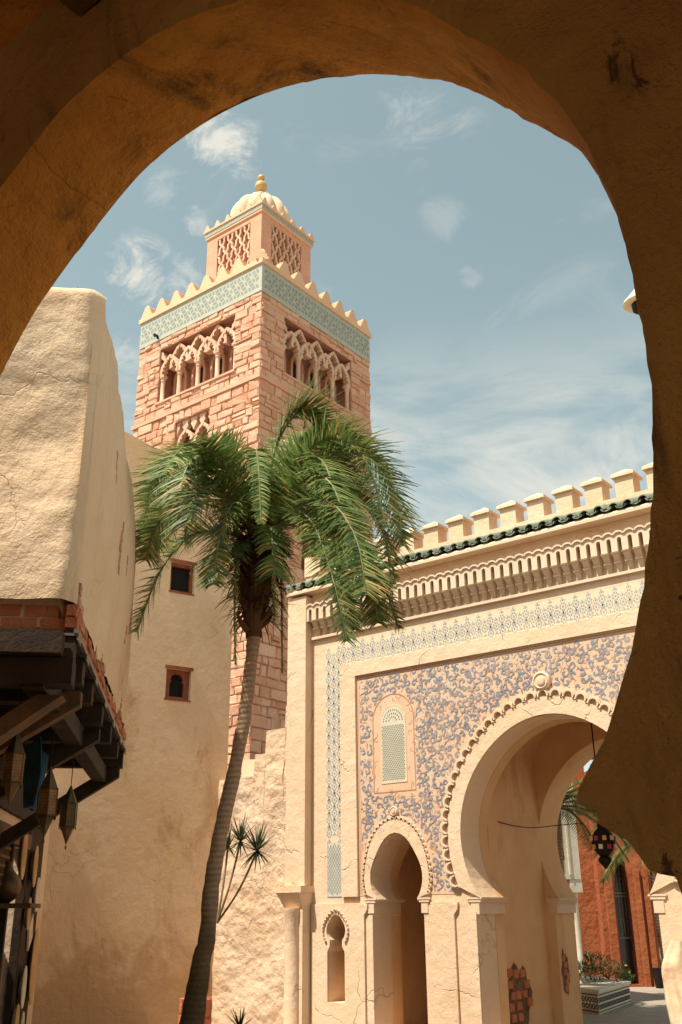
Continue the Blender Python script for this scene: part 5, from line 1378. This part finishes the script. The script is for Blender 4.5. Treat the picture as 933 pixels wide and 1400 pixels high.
# ------------------------------------------------------------------ spiky plants
def spiky(name, loc, heads, lab, grp='spiky plants by the stepped wall'):
    t_ = thing(name, loc, lab, 'plant')
    for (h, R, n_) in heads:
        h = V(h); mb = MB(); mid = V(loc).lerp(h, .55) + V((.05, -.05, -.08)); mb.tube(catmull([V(loc), mid, h], 8), .014, 6); obj('stem', mb, 'bark', t_)
        mb = MB()
        for k in range(n_):
            el = r2.uniform(-.7, 1.45); a = r2.uniform(0, 2 * pi); d = V((cos(a) * cos(el), sin(a) * cos(el), sin(el)))
            strip3(mb, h, d, V((0, 0, 1)) if abs(d.z) < .95 else R0, R * r2.uniform(.75, 1.05), .016, .06, 3)
        obj('leaf_rosette', mb, 'spike', t_, smooth='leaf')
spiky('dracaena', pxp(297, 1262, 13.6), [(pxp(352, 1163, 13.6), .44, 85), (pxp(329, 1150, 13.5), .36, 60), (pxp(312, 1158, 13.7), .34, 50)], 'leggy spiky dracaena leaning out behind the palm trunk')
spiky('yucca', pxp(330, 1440, 13.4), [(pxp(328, 1408, 13.4), .30, 60)], 'low spiky plant at the foot of the stepped wall')

# ------------------------------------------------------------------ lamp hanging in the gate
lx, ly, lz = CX, 13.4, 2.50
lam = thing('glass_lamp', (lx, ly, lz), 'round iron lamp with coloured glass panes hanging on a chain inside the gate', 'lamp')
lf = Fr((lx, ly, lz), (1, 0, 0), (0, 0, 1), (0, -1, 0))
mb = MB(); mb.lathe(lf, [(.01, -.33), (.05, -.28), (.085, -.24), (.09, -.20), (.06, -.17), (.13, -.09), (.165, 0), (.15, .09), (.10, .16), (.06, .20), (.07, .23), (.03, .30), (.02, .36)], 18); obj('body', mb, 'iron', lam, smooth=50)
mb = MB(); mb.tube([(lx, ly, lz + .34), (lx, ly, 4.42)], .010, 6); obj('chain', mb, 'iron', lam)
gl = {}
for nme, col in (('amber', (.7, .35, .08)), ('ruby', (.45, .05, .04)), ('clear', (.75, .65, .5))):
    M['g' + nme] = plain(nme + '_glass', col, .2, .1, bk=0, spec=.6)
for k in range(9):
    for j, z in enumerate((-.05, .06)):
        a = 2 * pi * (k + .5 * j) / 9; r = .163 if j == 0 else .160
        mb = MB(); cc = V((lx + r * cos(a), ly + r * sin(a), lz + z)); tt = V((-sin(a), cos(a), 0)); nn = V((cos(a), sin(a), 0)); fr = Fr(cc, tt, (0, 0, 1), nn)
        mb.box(fr, -.026, .026, -.03, .03, -.012, .012); obj('glass_pane', mb, ('gamber', 'gruby', 'gclear')[(k * 2 + j) % 3], lam)
# slack chain across the passage
mb = MB(); A_, B_ = V((-7.3, 13.15, 2.92)), V((-7.16, 14.22, 2.80)); 
A_ = V((-7.32, 12.95, 2.83)); B_ = V((-6.0, 14.19, 3.5))
ch = [A_.lerp(V((-7.16, 14.30, 2.84)), i / 12) + V((0, 0, -.05 * sin(pi * i / 12))) for i in range(13)]
mb.tube(ch, .007, 5); ch2 = [V((-7.16, 14.3, 2.84)).lerp(V((-6.9, 14.85, 2.90)), i / 4) for i in range(5)]; mb.tube(ch2, .007, 5)
tag(obj('iron_chain', mb, 'iron', None, at=tuple(A_)), 'thin dark chain slung along the plaster wall inside the big arch', 'chain')
# rounded plaster guard in front of the right jamb
gd = thing('plaster_buttress', (-4.62, 11.6, 0), 'pale worn plaster buttress with fluted rounded shoulder before the right jamb of the gate', 'buttress')
mb = MB()
def gdf(u, v):
    z = 1.34 * v; prof_w = .16 + .12 * v + .07 * sin(pi * v) - (.22 * ((v - .72) / .28) ** 2 if v > .72 else 0); 
    cut = .10 if v < .36 else 0
    x = -4.50 - prof_w * .62 + cut + .9 * u
    fl = .03 * cos((u * 9 + v * 2) * pi) * (1 if v > .36 else .2)
    return (x, 11.55 - fl + .02 * nv((u * 5, v * 8, 0), 1) + (.25 * (1 - min(1, u / .12)) ** 2), z)
mb.grid(gdf, 40, 40); mb.box(W, -4.55, -3.8, 11.72, 11.98, 0, 1.2); obj('fluted_face', mb, 'gate', gd, smooth=60)

# ------------------------------------------------------------------ court beyond the gate
def ctr_(px, py, D): return pxp(px, py, D)
# white house with columns
wh0 = pxp(765, 1300, 20.5); wh0.z = 0
wd_ = V((sin(radians(8)), 0, 0))
wdir = (R0 * cos(radians(20)) + fh * sin(radians(20))).normalized(); wn = V((wdir.y, -wdir.x, 0))
WH = Fr((wh0.x, wh0.y, 0), wdir, (0, 0, 1), wn)
whs = thing('white_house', WH(-1, 0, -1), 'off white house with a jettied upper wall on slim columns seen through the gate', 'house')
mb = MB(); mb.box(WH, -4.5, .62, 2.22, 5.2, -3, 0); obj('upper_wall', mb, 'white', whs)
mb = MB(); mb.box(WH, -4.5, .45, 0, 2.21, -3, -1.0); obj('lower_wall', mb, 'gate_in', whs)
mb = MB(); mb.box(WH, .18, .22, 2.45, 4.6, .001, .02); mb.box(WH, .36, .40, 2.3, 4.6, .001, .02); obj('wall_moulding', mb, 'white', whs)
for a in (.50, .05, -.9):
    mb = MB(); cf = Fr(WH(a, 0, -.12), WH.u, WH.v, WH.w); mb.lathe(cf, [(.10, 0), (.10, .15), (.07, .2), (.065, 1.9), (.09, 1.98)], 12); mb.box(cf, -.14, .14, 1.98, 2.215, -.13, .11); obj('column', mb, 'white', whs, smooth=40)
mb = MB(); mb.box(WH, -.35, .1, .02, 1.9, -.995, -.95); obj('door', mb, 'dark', whs)
# red house
rdir = (R0 * cos(radians(4)) + fh * sin(radians(4))).normalized()
rc = pxp(828, 1300, 25.5)
RH = Fr((rc.x, rc.y, 0), rdir, (0, 0, 1), V((rdir.y, -rdir.x, 0)))
rhs = thing('red_house', RH(1, 0, -1), 'terracotta house with tall pointed dark doorway seen through the gate', 'house')
def at_px(px, fr, D=25.5): 
    p = pxp(px, 1290, D); return (p - fr.o).dot(fr.u)
def zpx(px, py):
    d = F * 1360 + R_ * (px - 466.5) - U_ * (py - 700); n_ = RH.w; t_ = (RH.o - cams).dot(n_) / d.dot(n_); p = cams + d * t_; return (p - RH.o).dot(RH.u), p.z
dl, dr_ = at_px(848, RH), at_px(873, RH)
door = [(dl, .05), (dr_, .05), (dr_, 1.9)] + [(dr_ - .03, 2.35), ((dl + dr_) / 2 + .12, 2.72), ((dl + dr_) / 2, 2.92), ((dl + dr_) / 2 - .12, 2.72), (dl + .03, 2.35), (dl, 1.9)]
rb_ = at_px(902, RH)
mb = MB(); mb.wall(RH, [(0, 0), (rb_, 0), (rb_, 3.0), (rb_ - .3, 3.6), (.2, 4.9), (0, 4.9)], [door], -.5, 0); obj('wall', mb, 'red', rhs)
mb = MB(); mb.box(RH, -.95, -.001, 0, 5.2, -2.5, -.3); obj('side_wall', mb, 'red', rhs)
mb = MB(); mb.box(RH, .12, .30, 0, 4.4, .001, .10); obj('pilaster', mb, 'red', rhs)
for a in (dr_ + .07, dr_ + .28):
    mb = MB(); mb.box(RH, a, a + .12, 0, 2.6, .001, .09); obj('pilaster', mb, 'red', rhs)
mb = MB(); mb.box(RH, dl - .1, dr_ + .1, 0, 3.0, -.55, -.45); dd = obj('door', mb, 'glass', rhs)
mb = MB()
for z in (1.02, 1.95, 2.02): mb.box(RH, dl, dr_, z, z + .035, -.45, -.40)
for k in range(5): mb.box(RH, dl + (dr_ - dl) * (k + .5) / 5 - .008, dl + (dr_ - dl) * (k + .5) / 5 + .008, 1.0, 2.9, -.45, -.43)
for k in range(4): mb.box(RH, dl, dr_, 2.12 + k * .12, 2.13 + k * .12, -.45, -.43)
obj('door_bars', mb, 'metal', dd)
mb = MB(); mb.box(RH, rb_ + .02, rb_ + .42, .02, .4, -.3, .3)
mb = MB(); mb.lathe(Fr(RH(dr_ + .25, 0, .5), RH.u, RH.v, RH.w), [(.10, 0), (.14, .3), (.16, .42)], 12); tag(obj('dark_pot', mb, 'iron', None, smooth=40, at=RH(dr_ + .25, 0, .5)), 'dark pot on the paving at the foot of the terracotta house', 'pot')
# planter with tile panels
pc = [V((-9.75, 18.75, 0)), V((-8.25, 17.69, 0)), V((-8.75, 20.2, 0)), V((-9.9, 21.2, 0)), V((-11.2, 20.6, 0)), V((-11.0, 19.4, 0))]
pl = thing('tiled_planter', (-9.4, 19.3, 0), 'low planter faced with black and white lattice tiles, full of bushy flowering plants', 'planter')
mb = MB(); k = len(pc); PHt = .33
mb.add([(p.x, p.y, 0) for p in pc] + [(p.x, p.y, PHt) for p in pc], [(i, (i + 1) % k, (i + 1) % k + k, i + k) for i in range(k)] + [tuple(range(k, 2 * k))]); obj('wall', mb, 'white', pl)
for i in (0, 1):
    p, q = pc[i], pc[(i + 1) % k]; u = (q - p).normalized(); ln = (q - p).length; fr = Fr(p, u, (0, 0, 1)); 
    if fr.w.dot(cams - p) < 0: fr = Fr(p, u, (0, 0, 1), -fr.w)
    mb = MB(); mb.box(fr, .03, ln - .03, .025, .04, .002, .010); mb.box(fr, .03, ln - .03, .285, .30, .002, .010)
    x = .05
    mb2 = MB()
    while x < ln - .05:
        for j in range(2):
            zc = .110 + j * .105; q_ = [(x + .050 * cos(pi / 3 * t_), zc + .046 * sin(pi / 3 * t_)) for t_ in range(6)]; q2 = [(x + .034 * cos(pi / 3 * t_), zc + .031 * sin(pi / 3 * t_)) for t_ in range(6)]
            mb2.wall(fr, q_, [q2], .001, .008, back=False)
        x += .115
    obj('edge_band', mb, 'iron', pl); obj('lattice_tiles', mb2, 'iron', pl, kind='stuff')
mb = MB(); mb.add([(p.x * 1.0 + (p.x + 9.8) * .03, p.y + (p.y - 19.6) * .03, PHt + .002) for p in pc] + [(p.x + (p.x + 9.8) * .03, p.y + (p.y - 19.6) * .03, PHt + .05) for p in pc], [(i, (i + 1) % k, (i + 1) % k + k, i + k) for i in range(k)] + [tuple(range(k, 2 * k)), tuple(range(k))[::-1]]); obj('coping', mb, 'white', pl)
cen = sum(pc, V((0, 0, 0))) / k
mb = MB(); fl = MB()
for i in range(2600):
    a, b_ = r2.uniform(0, 2 * pi), sqrt(r2.random()); 
    e = V((cos(a) * 1.35 * b_, sin(a) * 1.15 * b_, 0)); p = cen + e + V((.1, -.25, 0)); hh = PHt + .05 + (.50 + .12 * nv((p.x * 3, p.y * 3, 0), 1)) * sqrt(max(.05, 1 - b_ * b_)) * r2.uniform(.3, 1.15)
    p.z = hh; d = V((r2.gauss(0, 1), r2.gauss(0, 1), r2.uniform(0, 1))).normalized(); strip3(mb, p, d, V((0, 0, 1)), r2.uniform(.07, .14), .018, .2, 2)
    if i % 70 == 0:
        q = p + V((0, 0, .07)); fl.lathe(Fr(q, (1, 0, 0), (0, 0, 1), None), [(.005, 0), (.032, .02), (.02, .04)], 6)
pb = tag(obj('flowering_shrubs', mb, 'bush', None, smooth='leaf', at=cen), 'dense green shrubs with orange blooms growing in the tiled planter', 'shrubs', kind='stuff')
fo = obj('blossom', fl, 'flower', pb, kind='stuff')
# palm beyond the gate
def small_palm(base, h, n_, L0, lab, name='palm_tree', ln=1.7, seed=3):
    global r2
    t_ = thing(name, base, lab, 'palm tree'); base = V(base); rr = random.Random(seed)
    mb = MB(); mb.tube([base + V((0, 0, h * i / 8)) + V((.03 * sin(i), 0, 0)) for i in range(9)], [.16 - .006 * i for i in range(9)], 10); obj('trunk', mb, 'trunk', t_)
    top = base + V((0, 0, h))
    for k in range(n_):
        a = 2 * pi * k / n_ + rr.uniform(-.2, .2); up = rr.uniform(-.2, 1.0); o_ = V((cos(a), sin(a), 0)); pts = [top]
        d = (o_ + V((0, 0, up))).normalized(); p = top.copy()
        for i in range(4): p = p + d * ln / 4; d = (d + V((0, 0, -.42))).normalized(); pts.append(p.copy())
        cv = catmull(pts, 6); m_ = len(cv); lf_ = MB(); rib = MB(); rib.tube(cv, .012, 4)
        for i in range(34):
            f_ = (.1 + .9 * i / 33) * (m_ - 1); q = min(int(f_), m_ - 2); pp = cv[q].lerp(cv[q + 1], f_ - q); dd_ = (cv[q + 1] - cv[q]).normalized(); sd = dd_.cross(V((0, 0, 1))); sd = sd.normalized() if sd.length > .1 else V((1, 0, 0))
            for s in (1, -1): strip3(lf_, pp, (sd * s + dd_ * .6 + V((0, 0, .1))).normalized(), V((0, 0, 1)), L0 * (1 - .5 * i / 33), .014, .2, 3)
        fo_ = obj('frond', lf_, 'palm', t_, smooth='leaf'); obj('midrib', rib, 'stem', fo_)
b0 = pxp(768, 1250, 18.5); small_palm((b0.x, b0.y, 0), 3.35, 34, .50, 'palm with dark fronds seen through the big arch beside the white house', seed=3, ln=1.5)
b0 = pxp(898, 1180, 22.0); small_palm((b0.x, b0.y, 0), 3.0, 15, .45, 'palm whose pale frond hangs before the terracotta house', seed=9, ln=1.5)
# dark tree masses beyond
def tree(base, h, r, lab, seed):
    t_ = thing('leafy_tree', base, lab, 'tree', None); rr = random.Random(seed); base = V(base)
    mb = MB(); mb.tube([base, base + V((.1, 0, h * .5)), base + V((0, .1, h * .8))], [.18, .13, .06], 8); obj('trunk', mb, 'bark', t_)
    mb = MB()
    for c_ in range(16):
        cc = base + V((rr.uniform(-r, r), rr.uniform(-r, r), h * .3 + rr.uniform(0, 1) * h * .7)); 
        for i in range(240):
            d = V((rr.gauss(0, 1), rr.gauss(0, 1), rr.gauss(0, 1))).normalized(); p = cc + d * r * .5 * rr.uniform(.6, 1)
            e = V((rr.gauss(0, 1), rr.gauss(0, 1), rr.gauss(0, .6))).normalized(); s = e.cross(d).normalized() * .06; mb.add([p - s, p + e * .16, p + s, p - e * .06], [(0, 1, 2, 3)])
    obj('crown', mb, 'bush', t_, smooth='leaf')
b0 = pxp(900, 1250, 29); tree((b0.x, b0.y, 0), 4.6, 1.6, 'dark leafy tree to the right of the terracotta house', 1)
b0 = pxp(805, 1250, 31); tree((b0.x, b0.y, 0), 8.6, 2.4, 'dark leafy tree rising behind the terracotta and white houses', 2)
# street lamp peeping out beyond the arch edge at the right, standing on the gate roof
lp = pxp(868, 424, 14.5)
sl_ = thing('roof_lamp', (lp.x, lp.y, 6.4), 'pale conical lamp on a pole just showing at the right edge of the arch', 'lamp')
mb = MB(); mb.tube([(lp.x + .25, lp.y + .02, 6.4), (lp.x + .25, lp.y + .02, lp.z + .6)], .05, 8); obj('pole', mb, 'white', sl_)
mb = MB(); mb.lathe(Fr((lp.x + .12, lp.y, lp.z + .08), (1, 0, 0), (0, 0, 1), None), [(.30, 0), (.29, .03), (.10, .26), (.05, .34), (.04, .5)], 16); obj('shade', mb, 'white', sl_, smooth=40)
mb = MB(); mb.lathe(Fr((lp.x + .12, lp.y, lp.z - .06), (1, 0, 0), (0, 0, 1), None), [(.06, -.05), (.15, .02), (.16, .13)], 12); obj('lens', mb, 'iron', sl_, smooth=40)
print('objects', len(bpy.data.objects), 'tris', sum(len(m_.polygons) for m_ in bpy.data.meshes))
